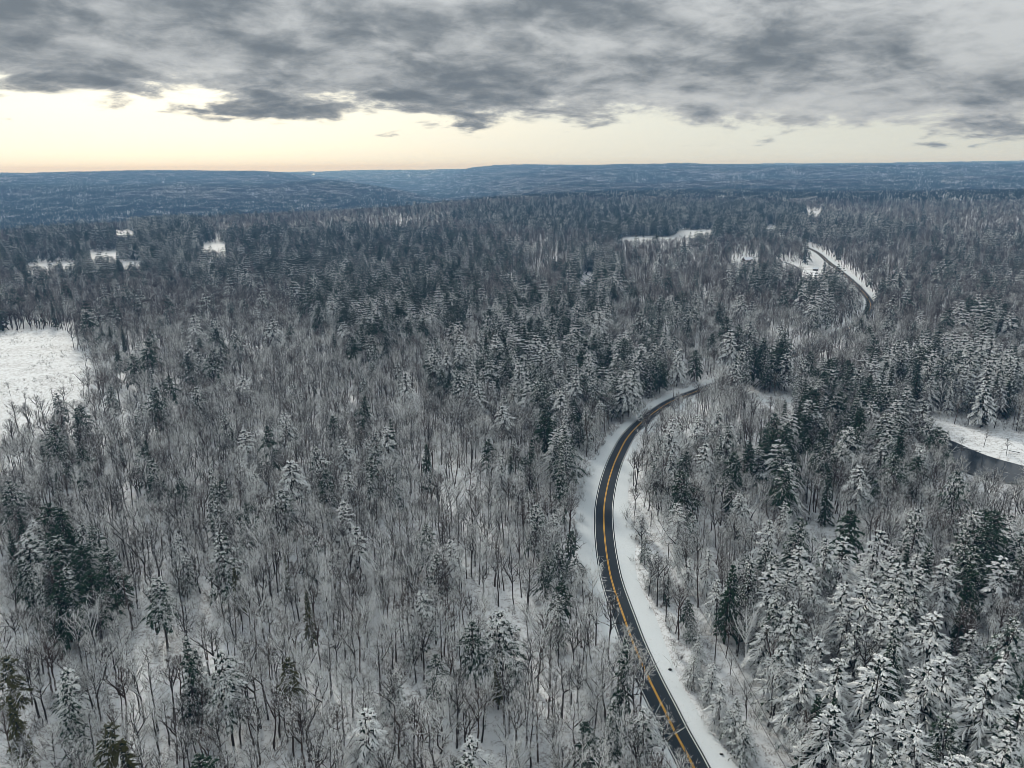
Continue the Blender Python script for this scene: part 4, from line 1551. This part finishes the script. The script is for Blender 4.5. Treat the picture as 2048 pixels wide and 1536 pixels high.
# shrubs along the verges
_sh = [shrub(950 + i, 12, 2.0 + 0.3 * (i % 3)).mesh('stems', [M[('bark_red', 'bark_snowy', 'bark')[i % 3]]]) for i in range(4)]
_spots = [(1296, 1178), (1306, 1200), (1322, 1216), (1334, 1240), (1340, 1262), (1348, 1290), (1362, 1320), (1376, 1345), (1280, 1120), (1272, 1080), (1268, 1050), (1440, 1480),
          (1462, 1508), (1268, 950), (1262, 985)]
_w = ['topmost', 'second', 'third', 'fourth', 'fifth', 'sixth', 'seventh', 'eighth', 'ninth', 'tenth', 'eleventh', 'twelfth', 'thirteenth', 'fourteenth', 'lowest']
for i, (px, py) in enumerate(sorted(_spots, key=lambda p: p[1])):
    x, y = hit(px, py)
    o = obj('shrub', _sh[i % 4], None, (x, y, gz(x, y)))
    o.rotation_euler = (0, 0, i * 1.7)
    tag(o, 'twiggy leafless shrub on the edge of the right verge, %s from top' % _w[i] if 0 < i < 14 else 'twiggy leafless shrub on the edge of the right verge, %s one' % _w[i], 'shrub', 'shrubs on the right verge')


def house(x, y, rz, w, d, hw, hr, label, chimney=True):
    t = thing('house' if chimney else 'shed', label, 'house' if chimney else 'shed', (x, y, gz(x, y)), rz)
    one('wall', t, M['siding'], lambda m: (box(m, (0, 0, hw / 2), (w, d, hw)),
        m.add([(-w / 2, -d / 2, hw), (-w / 2, d / 2, hw), (-w / 2, 0, hw + hr)], [[0, 2, 1]]), m.add([(w / 2, -d / 2, hw), (w / 2, d / 2, hw), (w / 2, 0, hw + hr)], [[0, 1, 2]])))
    e = 0.6
    k = hr / (d / 2)

    def roof(m):
        for sg in (-1, 1):
            a = [(-w / 2 - e, sg * (d / 2 + e), hw - k * e + 0.06), (w / 2 + e, sg * (d / 2 + e), hw - k * e + 0.06), (w / 2 + e, 0, hw + hr + 0.06), (-w / 2 - e, 0, hw + hr + 0.06)]
            b = [(p[0], p[1], p[2] + 0.35) for p in a]
            m.add(a + b, [[0, 1, 2, 3], [4, 5, 6, 7], [0, 1, 5, 4], [1, 2, 6, 5], [3, 0, 4, 7]])
    r = one('roof', t, M['roof_snow'], roof)
    if chimney:
        one('chimney', r, M['brick'], lambda m: box(m, (w * 0.25, d * 0.15, hw + hr + 0.3), (0.9, 0.9, 2.0)))
        for q in (-0.36, -0.12, 0.3):
            wn = one('window', t, M['frame'], lambda m: box(m, (q * w, -d / 2 - 0.04, hw * 0.55), (1.3, 0.08, 1.5)))
            one('pane', wn, M['pane'], lambda m: box(m, (q * w, -d / 2 - 0.09, hw * 0.55), (1.05, 0.03, 1.25)))
    dr = one('door', t, M['frame'] if chimney else M['pole_wood'], lambda m: box(m, (0.1 * w, -d / 2 - 0.05, 1.02), (1.1, 0.09, 2.05)))
    one('handle', dr, M['metal'], lambda m: box(m, (0.1 * w + 0.4, -d / 2 - 0.13, 1.0), (0.06, 0.06, 0.16)))


x, y = hit(1497, 524)
house(x, y, 0.25, 15, 9, 3.4, 3.2, 'small house with snow covered gable roof in the far woods')
x, y = hit(1631, 541)
house(x, y, -0.5, 6, 4, 2.2, 1.4, 'small dark shed with snowy roof beside the far road', False)

# ------------------------------------------------------------------ haze
def build_haze():
    mb = MB()
    x0, x1, y0, y1, z0, z1 = -15600, 15600, -15600, 15600, -190, 174
    z1 = max(150.0, max(v.co.z for v in bpy.data.objects['ground'].data.vertices) + 38.0)
    z0 = min(v.co.z for v in bpy.data.objects['ground'].data.vertices) - 2.0
    box(mb, ((x0 + x1) / 2, (y0 + y1) / 2, (z0 + z1) / 2), (x1 - x0, y1 - y0, z1 - z0))
    m, k = material('haze')
    pv = k.n('ShaderNodeVolumePrincipled')
    pv.inputs['Color'].default_value = (0.25, 0.50, 0.94, 1)
    pv.inputs['Density'].default_value = 0.00013
    pv.inputs['Absorption Color'].default_value = (1, 1, 1, 1)
    pv.inputs['Anisotropy'].default_value = 0.0
    o_ = k.n('ShaderNodeOutputMaterial')
    k.put(o_.inputs['Volume'], pv.outputs[0])
    o = obj('haze', mb.mesh('haze', [m]))
    tag(o, 'thin blue winter haze over the distant hills', kind='stuff')


build_haze()
print('TREES', len(TREES), 'FAR', N_FAR, 'bare tris', [len(p[2].polygons) for p in PROTO['bare']], [len(p[2].polygons) for p in PROTO['pine']], [len(p[2].polygons) for p in PROTO['spruce']])
